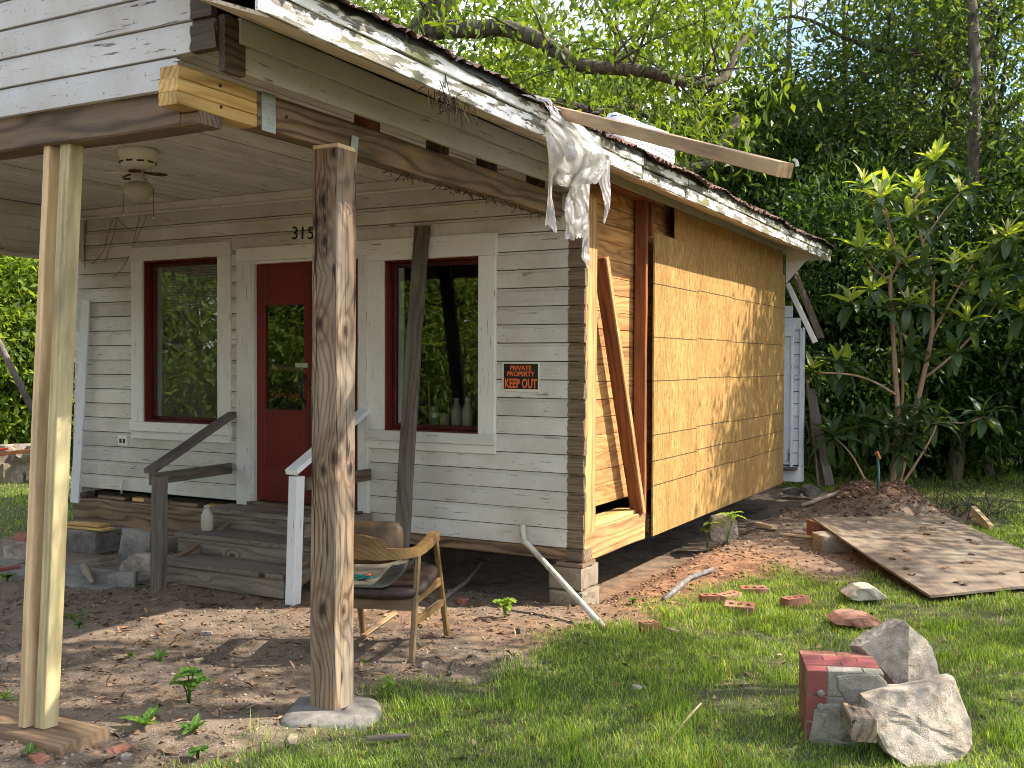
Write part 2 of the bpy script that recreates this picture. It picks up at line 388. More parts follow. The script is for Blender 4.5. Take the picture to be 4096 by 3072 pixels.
M['post'] = wood('post_wood', (.31, .21, .125), (.085, .05, .03), ring=38, grey=(.27, .235, .185), greyamt=.6, wob=.14, vary=.0, contrast=1.25, sharp=3.5, crack=.9, kpos=[(2.40, -.01, -.075, 1.1), (2.30, -.05, -.075, 1.0), (2.21, .0, -.075, .8), (1.82, -.03, -.075, 1.1), (1.79, .075, -.01, 1.1), (1.19, .07, -.07, 1.5), (1.13, .0, -.075, 1.0), (1.12, .075, .03, .9), (.47, .0, -.075, 1.3), (.46, .075, -.01, .9), (2.62, .05, -.075, 1.0)])
M['sheath'] = wood('sheathing_wood', (.50, .26, .095), (.25, .105, .035), ring=40, contrast=.9, knots=0, wob=.2)
M['stud'] = wood('stud_wood', (.26, .095, .035), (.11, .035, .014), ring=50, contrast=.7)
M['stud_new'] = wood('pale_stud', (.55, .31, .13), (.32, .15, .06), ring=50)
M['grey_board'] = wood('grey_board', (.15, .12, .095), (.055, .042, .034), ring=60, grey=(.16, .145, .125), greyamt=.5)
M['chair'] = wood('chair_wood', (.235, .145, .055), (.12, .068, .025), ring=60, contrast=.6, rough=.4)
M['chair_pale'] = wood('chair_frame_wood', (.20, .14, .07), (.115, .078, .04), ring=60, contrast=.6, rough=.5)
M['ply'] = wood('plywood_sheet', (.30, .235, .165), (.17, .125, .085), ring=14, contrast=.9, rough=.85, wob=.35)
M['tan_lumber'] = wood('tan_lumber', (.44, .30, .165), (.27, .165, .08), ring=30, contrast=.7, rough=.6)
M['foot'] = wood('foot_plank_wood', (.30, .20, .115), (.12, .075, .045), ring=24, contrast=.6)
M['galv'] = plain('galvanised_steel', (.45, .5, .5), .4, metal=.7, nz=.1, scale=30)
M['tin'] = plain('rusty_tin', (.16, .085, .065), .55, metal=.35, nz=.5, scale=9, bump=.2)
M['black'] = plain('black_iron', (.012, .012, .012), .4)
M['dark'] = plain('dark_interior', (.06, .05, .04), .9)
M['white'] = plain('white_enamel', (.72, .70, .62), .35, nz=.05, scale=12, bump=.02)
M['milk'] = plain('milk_glass', (.45, .42, .34), .2, nz=.05, scale=5, bump=0, spec=.5)
M['concrete'] = stone('concrete', (.25, .235, .21), (.15, .14, .125), (.30, .285, .25), 18, .5)
M['rockm'] = stone('granite', (.46, .40, .32), (.22, .18, .14), (.52, .465, .38), 22, .8)
M['rockd'] = stone('dark_stone', (.22, .20, .18), (.12, .11, .1), (.30, .28, .25), 13, .8)
M['block'] = stone('cut_stone', (.30, .25, .18), (.2, .165, .12), (.34, .29, .21), 16, .7)
M['brick'] = stone('red_brick', (.36, .16, .105), (.26, .10, .065), (.42, .25, .18), 18, .5)
M['brick_paint'] = paint('painted_brick', (.24, .07, .065), (.34, .19, .14), peel=.34, dirt=.6, rough=.5)
M['mortar'] = stone('mortar', (.34, .31, .265), (.21, .19, .16), (.27, .245, .2), 20, .7)
M['ply'] = None
M['glass'] = glass('window_glass', ior=1.95)
M['glass_dirty'] = glass('dusty_glass', ior=2.2, haze=.10)
M['plastic'] = None
# ------------------------------------------------------------------ ground
def gpx(px, py): p = on(px, py, 2, 0.0); return (p[0], p[1])
GB = [gpx(*q) for q in ((700, 3150), (980, 3060), (1180, 2935), (1420, 2880), (1600, 2745), (1880, 2715), (2080, 2610), (2290, 2505), (2560, 2490), (2680, 2400), (2900, 2340), (3120, 2265), (3300, 2300), (3440, 2280))]
GRASS_POLY = [(0.9, -7.5)]+GB+[(1.55, 2.6), (1.25, 4.2), (2.0, 4.9), (1.95, 6.2), (1.1, 7.0), (-.6, 7.6), (-8, 7.5), (-30, 8), (-30, 40), (30, 40), (30, -7.5)]
def poly_sd(x, y, poly):
    x = np.asarray(x, float); y = np.asarray(y, float); ins = np.zeros(x.shape, bool); d = np.full(x.shape, 1e9)
    n = len(poly)
    for i in range(n):
        x0, y0 = poly[i]; x1, y1 = poly[(i+1) % n]
        c = ((y0 > y) != (y1 > y)); xx = (x1-x0)*(y-y0)/((y1-y0) if y1 != y0 else 1e-9)+x0; ins ^= (c & (x < xx))
        dx, dy = x1-x0, y1-y0; t = np.clip(((x-x0)*dx+(y-y0)*dy)/(dx*dx+dy*dy), 0, 1)
        d = np.minimum(d, np.hypot(x-x0-t*dx, y-y0-t*dy))
    return np.where(ins, d, -d)
def grassiness(x, y):
    a = poly_sd(x, y, GRASS_POLY); b = (-5.75-x)                       # right-hand lawn, lawn beyond the left of the porch
    b = np.where(np.asarray(y) > -1.3, b, b-3)
    s = np.maximum(a, b)
    return smooth(-.22, .30, s+(fbm(np.asarray(x)*1.6, np.asarray(y)*1.6, 4, 2)-.5)*.75)
MOUND = (1.12, 5.55)
def mound(x, y):
    dx = (x-MOUND[0])*.8813+(y-MOUND[1])*.4726; dy = -(x-MOUND[0])*.4726+(y-MOUND[1])*.8813
    r = np.sqrt((dx/.80)**2+(dy/.75)**2); r = r+(fbm(x*1.7, y*1.7, 3, 5)-.5)*.35
    return .33*(1-smooth(.25, 1.05, r))
def gh(x, y):
    x = np.asarray(x, float); y = np.asarray(y, float)
    z = (fbm(x*.45, y*.45, 3, 1)-.5)*.06
    near = np.exp(-((x)**2+(y+1)**2)/120)
    z = z+((fbm(x*3.2, y*3.2, 3, 4)-.5)*.035+(fbm(x*11, y*11, 3, 6)-.5)*.009)*near
    m = mound(x, y); z = z+m+(fbm(x*9, y*9, 3, 8)-.5)*.10*np.clip(m*3, 0, 1)
    under = smooth(.25, -.1, x)*smooth(-.05, .35, y)*smooth(-5.6, -5.1, x)*smooth(6, 5.4, y)
    z = z-.10*under
    clay = np.exp(-((x-.45)**2/.12+(y-1.3)**2/2.2)); z = z+.05*clay*fbm(x*4, y*4, 3, 9)
    z = z+smooth(14, 40, np.hypot(x, y))*1.2
    return z
def gz(x, y): return float(gh(np.array([x]), np.array([y]))[0])
def axis(lo, hi, fine, far, step):
    a = np.arange(lo, hi, step); out = [a]
    r = [hi]; s = step
    while r[-1] < far: s *= 1.18; r.append(r[-1]+s)
    l = [lo]; s = step
    while l[-1] > -far: s *= 1.18; l.append(l[-1]-s)
    return np.concatenate([np.array(l[::-1][:-1]), a, np.array(r)])
gxs = axis(-5.5, 4.2, 0, 140, .035); gys = axis(-4.6, 7.2, 0, 140, .035)
GX, GY = np.meshgrid(gxs, gys); GZ = gh(GX, GY)
gi = np.arange(GX.size).reshape(GX.shape)
quads = np.stack([gi[:-1, :-1].ravel(), gi[:-1, 1:].ravel(), gi[1:, 1:].ravel(), gi[1:, :-1].ravel()], 1)
gm = grassiness(GX, GY)
clay = np.exp(-((GX-.5)**2/.7+(GY-1.2)**2/3.2))+.5*np.exp(-((GX+1.2)**2/4+(GY+.9)**2/.15))+np.clip(mound(GX, GY)*3, 0, 1)*.55
t = NT('dirt_and_turf'); c = t.coords(rnd=False)
g = t.attr('grass'); ck = t.attr('clay')
n1 = t.noise(c, 1.1, 6, .62); n2 = t.noise(c, 9, 5, .65); n3 = t.noise(c, 60, 3, .6); n4 = t.noise(c, 170, 2, .6)
d = t.mix(t.ramp(n2, (.3, 0), (.68, 1)), (.112, .083, .061), (.235, .177, .129)); d = t.mix(t.ramp(n1, (.46, 0), (.64, .75)), d, (.285, .22, .163)); d = t.mix(t.ramp(t.noise(c, 2.4, 5, .7), (.52, 0), (.62, .85)), d, (.06, .046, .036))
d = t.mix(t.ramp(n3, (.55, 0), (.68, .8)), d, (.34, .28, .215)); d = t.mix(t.ramp(n4, (.58, 0), (.68, .9)), d, (.05, .035, .025))
cl = t.mix(t.ramp(n2, (.35, 0), (.65, 1)), (.16, .075, .04), (.40, .215, .115)); cl = t.mix(t.ramp(n3, (.5, 0), (.66, .8)), cl, (.10, .06, .04))
d = t.mix(t.ramp(t.math('ADD', ck, t.math('MULTIPLY', t.math('SUBTRACT', n2, .5), .6)), (.2, 0), (.75, .9)), d, cl)
s = t.mix(t.ramp(n3, (.35, 0), (.65, 1)), (.045, .06, .018), (.10, .105, .04))
d = t.mix(t.ramp(g, (.25, 0), (.8, .85)), d, s); t.color(d); t.rough(.95)
t.bump(t.math('ADD', n3, t.math('MULTIPLY', n4, .8)), .6, .02); M['ground'] = t.m
ground = mesh_np('ground', np.stack([GX.ravel(), GY.ravel(), GZ.ravel()], 1), quads, M['ground'], None, True, {'grass': gm.ravel(), 'clay': np.clip(clay, 0, 1).ravel()})
tag(ground, 'bare brown dirt and turf around the house', None, kind='structure')
# ------------------------------------------------------------------ the house
house = thing('house', 'old white clapboard house number 315 with open wall framing and boarded side', 'house', (0, 0, .29))
def siding(x0, x1, z0, mat, y=0.0, name='siding_board', h=.132, parent=None, rag=0.0):
    prof = [(.040, 0), (.0, .001), (.0, .102), (.005, .108), (.013, .111), (.014, .1268), (.037, .1283), (.040, .135)]
    L = x1-x0; n = max(2, int(L/.45)); V = []; Fc = []; k = len(prof)
    tilt = rng.uniform(-.002, .002)
    for i in range(n+1):
        f = i/n; dz = rng.uniform(-.0012, .0012); dy = rng.uniform(-.002, .001)
        for (a, b) in prof:
            xx = L*f
            if i == n and rag: xx += rng.uniform(-rag, rag)
            V.append((xx, a+dy+tilt*f, b*h/.132+(dz if b < .05 else 0)))
    for i in range(n):
        for j in range(k):
            a = i*k+j; b = i*k+(j+1) % k; Fc.append((a, a+k, b+k, b))
    Fc.append(tuple(range(k))); Fc.append(tuple(range((n+1)*k-1, n*k-1, -1)))
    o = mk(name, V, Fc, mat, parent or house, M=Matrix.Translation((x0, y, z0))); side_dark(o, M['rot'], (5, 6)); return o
# openings in the front wall (outer edge of their casings)
WL = (fx(532, 1400), fx(926, 1400), fz(530, 1752), fz(535, 992))
WR = (fx(1478, 1400), fx(1985, 1400), fz(1800, 1807), fz(1760, 945))
DR = (fx(968, 1500), WR[0]+.0, .50, fz(1100, 1000))
XL = -5.22
CUT = ((fx(577, 1400)-.02, fx(876, 1400)+.02, WL[2]+.155, WL[3]-.125), (fx(1014, 1500)-.02, -1.91, .3, fz(1100, 1052)+.02), (fx(1541, 1400)-.02, fx(1918, 1400)+.02, WR[2]+.145, WR[3]-.165))
for k in range(21):
    z0 = .375+.132*k; z1 = z0+.132; zm = (z0+z1)/2
    left = XL-.05+.006*k
    segs = [(left, .0)]
    for (a, b, c, d) in CUT:
        if z1 > c and z0 < d:
            ns = []
            for (p, q) in segs:
                if b <= p or a >= q: ns.append((p, q)); continue
                if a-p > .03: ns.append((p, a))
                if q-b > .03: ns.append((b, q))
            segs = ns
    for (p, q) in segs:
        if k == 0 and q < -2: continue
        siding(p, q, z0, M['siding'], rag=.008 if q == 0 else 0)
box('frieze_board', XL-.02, -.10, -.03, -.002, 2.985, 3.075, M['ceiling'], house)
box('frieze_board', XL-.02, -.10, -.045, -.031, 2.985, 3.005, M['ceiling'], house, n=2)
# sills, floor, hidden walls
box('sill_beam', -1.72, -.0, .012, .16, .285, .374, M['old_beam'], house, n=5, jit=.004, ch=.008)
box('sill_beam', -5.24, -3.05, -.01, .17, .135, .405, M['old_beam'], house, n=6, jit=.006, ch=.012)
box('sill_block', -5.24, -5.08, -.004, .1, .41, .455, M['dark_beam'], house)
for i in range(4): box('floor_shim', -4.95+.45*i, -4.6+.45*i, .03, .12, .41, .44+.006*(i % 2), M['pine'] if i % 2 else M['old_beam'], house, n=1)
box('sill_block', -4.32, -4.05, -.003, .08, .407, .452, M['old_beam'], house, n=2)
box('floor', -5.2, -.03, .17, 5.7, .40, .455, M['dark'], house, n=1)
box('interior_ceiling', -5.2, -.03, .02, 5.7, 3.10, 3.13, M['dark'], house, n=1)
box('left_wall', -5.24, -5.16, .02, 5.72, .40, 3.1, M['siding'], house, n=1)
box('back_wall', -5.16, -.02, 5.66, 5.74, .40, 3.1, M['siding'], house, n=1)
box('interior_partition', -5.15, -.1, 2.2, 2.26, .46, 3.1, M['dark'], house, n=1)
# ---- windows
def window(W, cas, inner, blinds=False, pane_mat=None):
    """W outer casing rectangle; cas = widths of left, right, top, bottom casing boards"""
    w = link(bpy.data.objects.new('window', None), house)
    x0, x1, z0, z1 = W; cl, cr, ct, cb = cas
    box('casing', x0, x0+cl, -.024, .012, z0+cb, z1-ct, M['casing'], w, along='z', n=3)
    box('casing', x1-cr, x1, -.024, .012, z0+cb, z1-ct, M['casing'], w, along='z', n=3)
    box('casing', x0-.012, x1+.008, -.03, .012, z1-ct+.001, z1, M['casing'], w, n=4)
    box('sill', x0-.005, x1+.01, -.045, .012, z0+cb*.45, z0+cb-.001, M['casing'], w, n=4)
    box('apron', x0, x1, -.022, .012, z0, z0+cb*.44, M['casing'], w, n=4)
    a0, a1, b0, b1 = x0+cl, x1-cr, z0+cb, z1-ct
    for (p, q) in ((a0, a0+.012), (a1-.012, a1)): box('jamb', p, q, -.004, .15, b0, b1, M['red'], w, along='z', n=1)
    box('jamb', a0, a1, -.004, .15, b1-.012, b1, M['red'], w, n=1); box('jamb', a0, a1, -.004, .15, b0, b0+.012, M['red'], w, n=1)
    s = .035; y0, y1 = .075, .105
    for (p, q) in ((a0+.012, a0+.012+s), (a1-.012-s, a1-.012)): box('sash', p, q, y0, y1, b0+.013, b1-.013, M['red_dark'], w, along='z', n=1)
    box('sash', a0+.012+s, a1-.012-s, y0, y1, b1-.012-s, b1-.013, M['red_dark'], w, n=1); box('sash', a0+.012+s, a1-.012-s, y0, y1, b0+.013, b0+.012+s, M['red_dark'], w, n=1)
    X0, X1, Z0, Z1 = a0+.012+s, a1-.012-s, b0+.012+s, b1-.012-s
    mk('pane', [(X0, .09, Z0), (X1, .09, Z0), (X1, .09, Z1), (X0, .09, Z1)], [(0, 1, 2, 3)], pane_mat or M['glass'], w)
    box('inner_frame', X0, X0+.05, .108, .13, Z0, Z1, M['casing'], w, along='z', n=1)
    box('inner_frame', X1-.03, X1, .108, .13, Z0, Z1, M['casing'], w, along='z', n=1)
    if blinds:
        n = 17; zt = Z1-.005; pitch = (Z1-Z0)*.30/n
        for i in range(n):
            z = zt-i*pitch
            bar('slat', (X0+.07, .16, z), (X1-.04, .16, z), .025, .002, M['white'], w, up=(0, .75, .66), n=1, ch=.0005)
    return (X0, X1, Z0, Z1)
gl = window(WL, (fx(577, 1400)-fx(532, 1400), fx(926, 1400)-fx(876, 1400), .125, .155), None, True, M['glass_dirty'])
gr = window(WR, (fx(1541, 1400)-fx(1478, 1400), fx(1985, 1400)-fx(1918, 1400), .165, .145), None, False)
# ---- double door
dx0, dx1 = fx(1014, 1500), -1.93; dz0, dz1 = .525, fz(1100, 1052); dm = fx(1241, 1500)
door = link(bpy.data.objects.new('door', None), house)
box('casing', dx0-.165, dx0-.012, -.028, .012, .47, fz(960, 1000), M['casing'], door, along='z', n=4)
box('casing', dx0-.013, dx0+.006, -.01, .1, .50, dz1+.02, M['casing'], door, along='z', n=2)
box('casing', dx1-.006, WR[0]+.004, -.027, .012, .50, fz(1460, 985), M['casing'], door, along='z', n=3)
box('casing', dx0-.165, WR[0], -.031, .012, dz1+.022, dz1+.135, M['casing'], door, n=4)
box('casing', dx0-.01, dx1+.01, -.02, .06, dz1, dz1+.021, M['casing'], door, n=2)
def leaf(a, b, ga, gb):
    za, zb = fz(1120, 1640), fz(1120, 1219)
    box('door_stile', a, ga, .03, .075, dz0, dz1, M['red'], door, along='z', n=2)
    box('door_stile', gb, b, .03, .075, dz0, dz1, M['red'], door, along='z', n=2)
    box('door_panel', ga, gb, .031, .074, dz0, za, M['red'], door, along='z', n=1)
    box('door_rail', ga, gb, .031, .074, zb, dz1, M['red'], door, along='x', n=1)
    mk('pane', [(ga, .05, za), (gb, .05, za), (gb, .05, zb), (ga, .05, zb)], [(0, 1, 2, 3)], M['glass'], door)
ga, gb = fx(1050, 1500), fx(1206, 1500)
leaf(dx0+.008, dm-.004, ga, gb); leaf(dm+.004, dx1-.008, dm+(dm-gb), dx1-(ga-dx0))
box('astragal', dm-.014, dm+.012, .012, .03, dz0, dz1, M['red_dark'], door, along='z', n=2)
for hx in (fx(1212, 1500), fx(1256, 1500)):
    zc = fz(1212, 1560)
    Vh, Fh = tube_mesh([(hx, .028, zc+.10), (hx, .01, zc+.085), (hx, -.025, zc+.05), (hx, -.033, zc), (hx, -.025, zc-.05), (hx, .01, zc-.085), (hx, .028, zc-.10)], [.012, .009, .008, .011, .008, .009, .012], 8)
    mk('handle', Vh, Fh, M['black'], door, True)
    Vp, Fp = tube_mesh([(hx, .027, zc+.13), (hx, .027, zc+.10), (hx, .027, zc+.085)], [.003, .016, .006], 8); tube_mesh([(hx, .027, zc-.085), (hx, .027, zc-.10), (hx, .027, zc-.14)], [.006, .016, .003], 8, True, Vp, Fp)
    mk('handle_plate', Vp, Fp, M['black'], door, True)
box('lock_plate', fx(1172, 1460), fx(1222, 1460), .026, .032, fz(1200, 1470), fz(1200, 1452), M['galv'], door, n=1, ch=.001)
box('push_bar', ga, gb, .09, .11, 1.60, 1.66, M['old_beam'], door, n=1)
box('threshold', dx0-.05, dx1+.05, -.03, .17, .455, .515, M['dark_beam'], house, n=3)
# lettering left on the door glass
_lm = plain('faded_red_lettering', (.24, .06, .015), .6)
_tm = text_mesh('Push To Open', .055, .0003); _tm.materials.append(_lm)
mk('glass_lettering', None, None, None, door, M=Matrix.Translation(((ga+gb)/2, .046, fz(1130, 1592))) @ Matrix.Rotation(R(90), 4, 'X'), me=_tm)
# ---- house number, outlet and other small fittings
for ch, px in (('3', 1180), ('1', 1210), ('5', 1243)):
    tm = text_mesh(ch, .145, .003); tm.materials.append(M['black'])
    mk('house_number', None, None, None, house, M=Matrix.Translation((fx(px, 930), -.004, fz(px, 957))) @ Matrix.Rotation(R(90), 4, 'X') @ Matrix.Shear('XY', 4, (.12, 0)) , me=tm)
ox, oz = fx(494, 1763), fz(494, 1763)
outlet = box('outlet_plate', ox-.055, ox+.055, -.014, .0, oz-.045, oz+.045, M['white'], house, n=1, ch=.004)
for sx in (-.022, .022):
    box('socket', ox+sx-.014, ox+sx+.014, -.017, -.013, oz-.02, oz+.02, M['dark'], outlet, n=1, ch=.003)
ox, oz = fx(496, 1930), fz(496, 1930)
tube('pipe_stub', [(ox, -.02, oz+.02), (ox, -.03, oz), (ox-.01, -.02, oz-.10)], .008, M['white'], house)
# ---- right side wall: corner stud, studs, brace, sheathing planks and strand-board panels
yc = sy(2386, 1500)
box('corner_stud', -.055, .0, .021, yc, .475, sz(2400, 800), M['stud_new'], house, along='z', n=8, jit=.003)
box('corner_stud', -.12, -.055, .021, .10, .475, 3.1, M['rot'], house, along='z', n=5, jit=.003)
y2a, y2b = sy(2540, 1500), sy(2590, 1500)
box('stud', -.10, -.004, y2b-.045, y2b, .47, 3.08, M['stud'], house, along='z', n=8, jit=.003)
bar('stud', (-.05, y2b+.02, .47), (-.05, y2b+.02, 2.98), .035, .06, M['white_board'], house, up=(0, 1, 0), n=4)
bp0 = on(2398, 1030, 0, -.03); bp1 = on(2548, 2050, 0, -.03)
bar('brace', bp0, bp1, .095, .05, M['stud'], house, up=(1, 0, 0), n=8, jit=.002)
bar('brace_lit_edge', bp0+np.array([.055, .012, 0]), bp1+np.array([.055, .012, 0]), .014, .05, M['stud_new'], house, up=(1, 0, 0), n=6, jit=.002)  # paler strip paints the sunlit outer edge of the brace
for k in range(20):
    z0 = .615+.1325*k
    if z0 > 3.0: break
    box('sheathing_plank', -.135, -.115, .03, 2.3, z0, z0+.1295, M['sheath'], house, along='y', n=3)
box('top_plate', -.11, -.0, .03, 1.60, 2.985, 3.06, M['stud'], house, along='y', n=3)
box('blocking', -.105, -.015, y2b+.10, y2b+.14, 2.72, 2.98, M['stud'], house, along='z', n=2)
zs = sz(2390, 2112)
box('sill_beam', -.20, .0, .02, sy(2578, 2150), .275, zs, M['stud_new'], house, along='y', n=5, jit=.004, ch=.008)
box('sill_block', -.13, -.004, -.006, .02, .285, .37, M['dark_beam'], house, n=2)
box('floor_board', -.20, -.03, .15, y2b-.08, zs+.001, zs+.03, M['pine'], house, along='y', n=2)
box('back_sill', -.20, -.02, sy(2600, 2150)+.03, 5.7, .30, .44, M['dark_beam'], house, along='y', n=2)
# strand board
t = NT('strand_board'); P = t.coords(rnd=True)
ws = t.vmath('ADD', P, t.vmath('MULTIPLY', t.n('TexNoise').outputs['Color'], (0, 0, 0)))
def strand(rot, sc):
    mp = t.n('Mapping'); t.l(P, mp.inputs[0]); mp.inputs['Rotation'].default_value = rot; mp.inputs['Scale'].default_value = sc
    v = t.n('TexVoronoi'); t.l(mp.outputs[0], v.inputs['Vector']); v.inputs['Scale'].default_value = 1
    return v.outputs['Color'], v.outputs['Distance']
def snoise(rot, sc, dist):
    mp = t.n('Mapping'); t.l(P, mp.inputs[0]); mp.inputs['Rotation'].default_value = rot; mp.inputs['Scale'].default_value = sc
    return t.noise(mp.outputs[0], 1, 3, .62, dist)
f1 = snoise((0, .12, 0), (46, 46, 7), .6); f2 = snoise((0, .42, 0), (52, 52, 9), .5); f3 = snoise((0, -.36, 0), (40, 40, 8), .7)
sel = t.noise(P, 9, 3, .6); f = t.mix(t.ramp(sel, (.42, 0), (.5, 1)), f1, f2); f = t.mix(t.ramp(sel, (.56, 0), (.62, 1)), f, f3); f = t.math('MULTIPLY_ADD', t.math('SUBTRACT', f, .5), 1.9, .5, True)
rgb = t.ramp(f, (.1, (.16, .08, .024)), (.38, (.34, .195, .06)), (.6, (.46, .28, .095)), (.9, (.62, .45, .20)))
fine = t.noise(t.vmath('MULTIPLY', P, (130, 130, 5)), 1, 3, .6); rgb = t.mix(t.ramp(fine, (.35, .0), (.75, .45)), rgb, (.24, .12, .04))
W = t.n('NewGeometry').outputs['Position']; sp = t.n('SeparateXYZ'); t.l(W, sp.inputs[0])
rr = t.random(); lines = None
for py in (1130, 1345, 1521, 1738, 1842, 1940):
    zl = sz(2604, py); d = t.math('SUBTRACT', sp.outputs[2], zl); d = t.math('ADD', d, t.math('MULTIPLY', t.math('SUBTRACT', rr, .5), .014))
    d = t.math('ADD', d, t.math('MULTIPLY', t.math('SUBTRACT', t.noise(W, 40, 1), .5), .007))
    k = t.math('LESS_THAN', t.math('ABSOLUTE', d), .0045); lines = k if lines is None else t.math('MAXIMUM', lines, k)
dash = t.noise(W, 160, 1); lines = t.math('MULTIPLY', lines, t.ramp(dash, (.36, .45), (.46, .95)))
yn = t.math('ADD', sp.outputs[1], t.math('MULTIPLY', t.noise(t.vmath('MULTIPLY', W, (0, 0, 1)), 1.5, 2), .012))
fr = t.math('FRACT', t.math('MULTIPLY', t.math('ADD', yn, t.math('MULTIPLY', t.noise(t.vmath('MULTIPLY', W, (0, 9, 0)), 1, 0), .05)), 8.6))
vl = t.math('MULTIPLY', t.math('LESS_THAN', fr, .028), t.ramp(t.noise(W, 6, 2), (.35, .1), (.6, .75)))
rgb = t.mix(t.ramp(t.noise(t.vmath('MULTIPLY', W, (1, 2.2, .7)), 1.3, 5, .65), (.42, 0), (.68, .55)), rgb, (.22, .115, .04)); rgb = t.mix(t.math('MAXIMUM', lines, vl), rgb, (.035, .026, .016))
t.color(rgb); t.rough(.55); t.bump(t.math('ADD', f, t.math('MULTIPLY', fine, .3)), .3, .006); M['osb'] = t.m
bounds = [sy(2607, 1500), sy(2781, 1500), sy(2918, 1500), sy(3033, 1500), sy(3130, 1500)]
ztop = [sz(2690, 960), sz(2850, 1000), sz(2990, 1055), sz(3090, 1095)]
zb = sz(2606, 2143)
for i in range(4):
    a, b = bounds[i]+.0015, bounds[i+1]-.0015
    zt_ = 2.742-.003*i
    bar('strand_board_panel', (.012, a, (zb+zt_)/2+.01*0), (.012, b, (zb+zt_)/2), zt_-zb, .014, M['osb'], house, n=2, jit=.001, ch=.001)
ys = sy(2705, 900)
for i, (a, b) in enumerate(((ys, 2.9), (2.905, 4.3), (4.305, bounds[4]))):
    bar('strand_board_strip', (-.012, a, 2.875), (-.012, b, 2.875), .28, .012, M['osb'], house, n=2, jit=.001, ch=.001)
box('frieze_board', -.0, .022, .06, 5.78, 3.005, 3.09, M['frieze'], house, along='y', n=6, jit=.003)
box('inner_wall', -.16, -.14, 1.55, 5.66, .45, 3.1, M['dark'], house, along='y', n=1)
# ---- porch: ceiling, friezes, beams
nb = 58; xw = 5.06/nb
for i in range(nb):
    x0 = -5.12+i*xw
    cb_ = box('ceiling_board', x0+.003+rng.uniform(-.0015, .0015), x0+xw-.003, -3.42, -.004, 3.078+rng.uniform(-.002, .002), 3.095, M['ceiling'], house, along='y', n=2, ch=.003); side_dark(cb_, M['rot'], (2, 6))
for k in range(4):
    z0 = 2.625+.113*k
    box('frieze_board', -5.17, -5.14, -3.45, -.03, z0, z0+.110, M['ceiling'], house, along='y', n=4, jit=.003)
box('frieze_board', -5.22, -5.06, -3.44, -.2, 2.60, 2.622, M['ceiling'], house, along='y', n=3)
box('corner_trim', -5.13, -5.05, -.05, -.032, fz(330, 1050), 3.0, M['ceiling'], house, along='z', n=2)
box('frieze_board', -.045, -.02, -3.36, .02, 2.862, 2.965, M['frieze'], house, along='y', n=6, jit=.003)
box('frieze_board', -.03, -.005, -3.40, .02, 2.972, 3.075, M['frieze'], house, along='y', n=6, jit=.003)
box('frieze_end', -.05, -.018, -3.48, -3.363, 2.845, 3.07, M['rot'], house, along='y', n=2, jit=.004)
bX0, bX1 = -.272, -.168
for k in range(3):
    z0 = 2.708+.0535*k
    box('beam_layer', bX0, bX1, -3.585+rng.uniform(-.004, .004), -3.13, z0, z0+.0515, M['pine'], house, along='y', n=3, ch=.004)
sb = box('side_beam', bX0, bX1, -3.128, -.03, 2.708, 2.868, M['old_beam'], house, along='y', n=9, jit=.004, ch=.006)
y0p, y1p = sy(1045, 430, bX1), sy(1100, 450, bX1)
pl = box('tie_plate', bX1, bX1+.004, y0p, y1p, 2.70, 2.872, M['galv'], house, along='z', n=1, ch=.001)
for i in range(8):
    for j in range(3):
        if (i*3+j) % 5 == 3: continue
        yy = y0p+(y1p-y0p)*(.12+.3*j); z = 2.715+i*.0205
        box('tie_plate_tooth', bX1+.004, bX1+.007, yy, yy+.014, z, z+.004, M['galv'], pl, along='y', n=1, ch=.0005)
for (px, py) in ((880, 343), (883, 428), (1145, 468)):
    p = on(px, py, 0, bX1); Vn, Fn = tube_mesh([(bX1-.01, p[1], p[2]), (bX1+.004, p[1], p[2])], .007, 10); mk('bolt_head', Vn, Fn, M['black'], house, True)
for px in (1450, 1738, 1938, 2135):
    p = on(px, 500, 0, -.2); box('rafter_block', -.26, -.17, p[1], p[1]+.11, 2.87, 2.985, M['rot'] if px > 1500 else M['stud'], house, along='z', n=2, jit=.003)
box('front_beam', -5.2, bX0-.002, -3.475, -3.33, 2.655, 2.815, M['dark_beam'], house, n=12, jit=.004, ch=.008)
box('front_beam_lap', bX0-.002, -.175, -3.47, -3.335, 2.655, 2.706, M['dark_beam'], house, n=2, jit=.003, ch=.006)
stp = [on(1420, 545, 0, -.16), on(1415, 590, 0, -.158), on(1412, 640, 0, -.152), on(1404, 680, 0, -.15), on(1408, 740, 0, -.149)]
Vs = []; Fs = []
for i, p in enumerate(stp):
    for s in (-.028, .028): Vs.append((p[0], p[1]+s, p[2])); Vs.append((p[0]+.003, p[1]+s, p[2]))
for i in range(len(stp)-1):
    b = i*4; Fs += [(b+1, b+5, b+7, b+3), (b, b+2, b+6, b+4), (b, b+4, b+5, b+1), (b+2, b+3, b+7, b+6)]
mk('tie_strap', Vs, Fs, M['galv'], house)
# ---- porch gable
for k in range(9):
    z0 = 2.803+.134*k; xr = -.06-max(0, (z0-3.06)/.40); xl = -5.25+max(0, (z0-2.98)/.40)
    if k == 0: xr = -.275
    siding(xl, xr, z0, M['siding_gable'], y=-3.50, name='gable_board', h=.134, rag=.022)
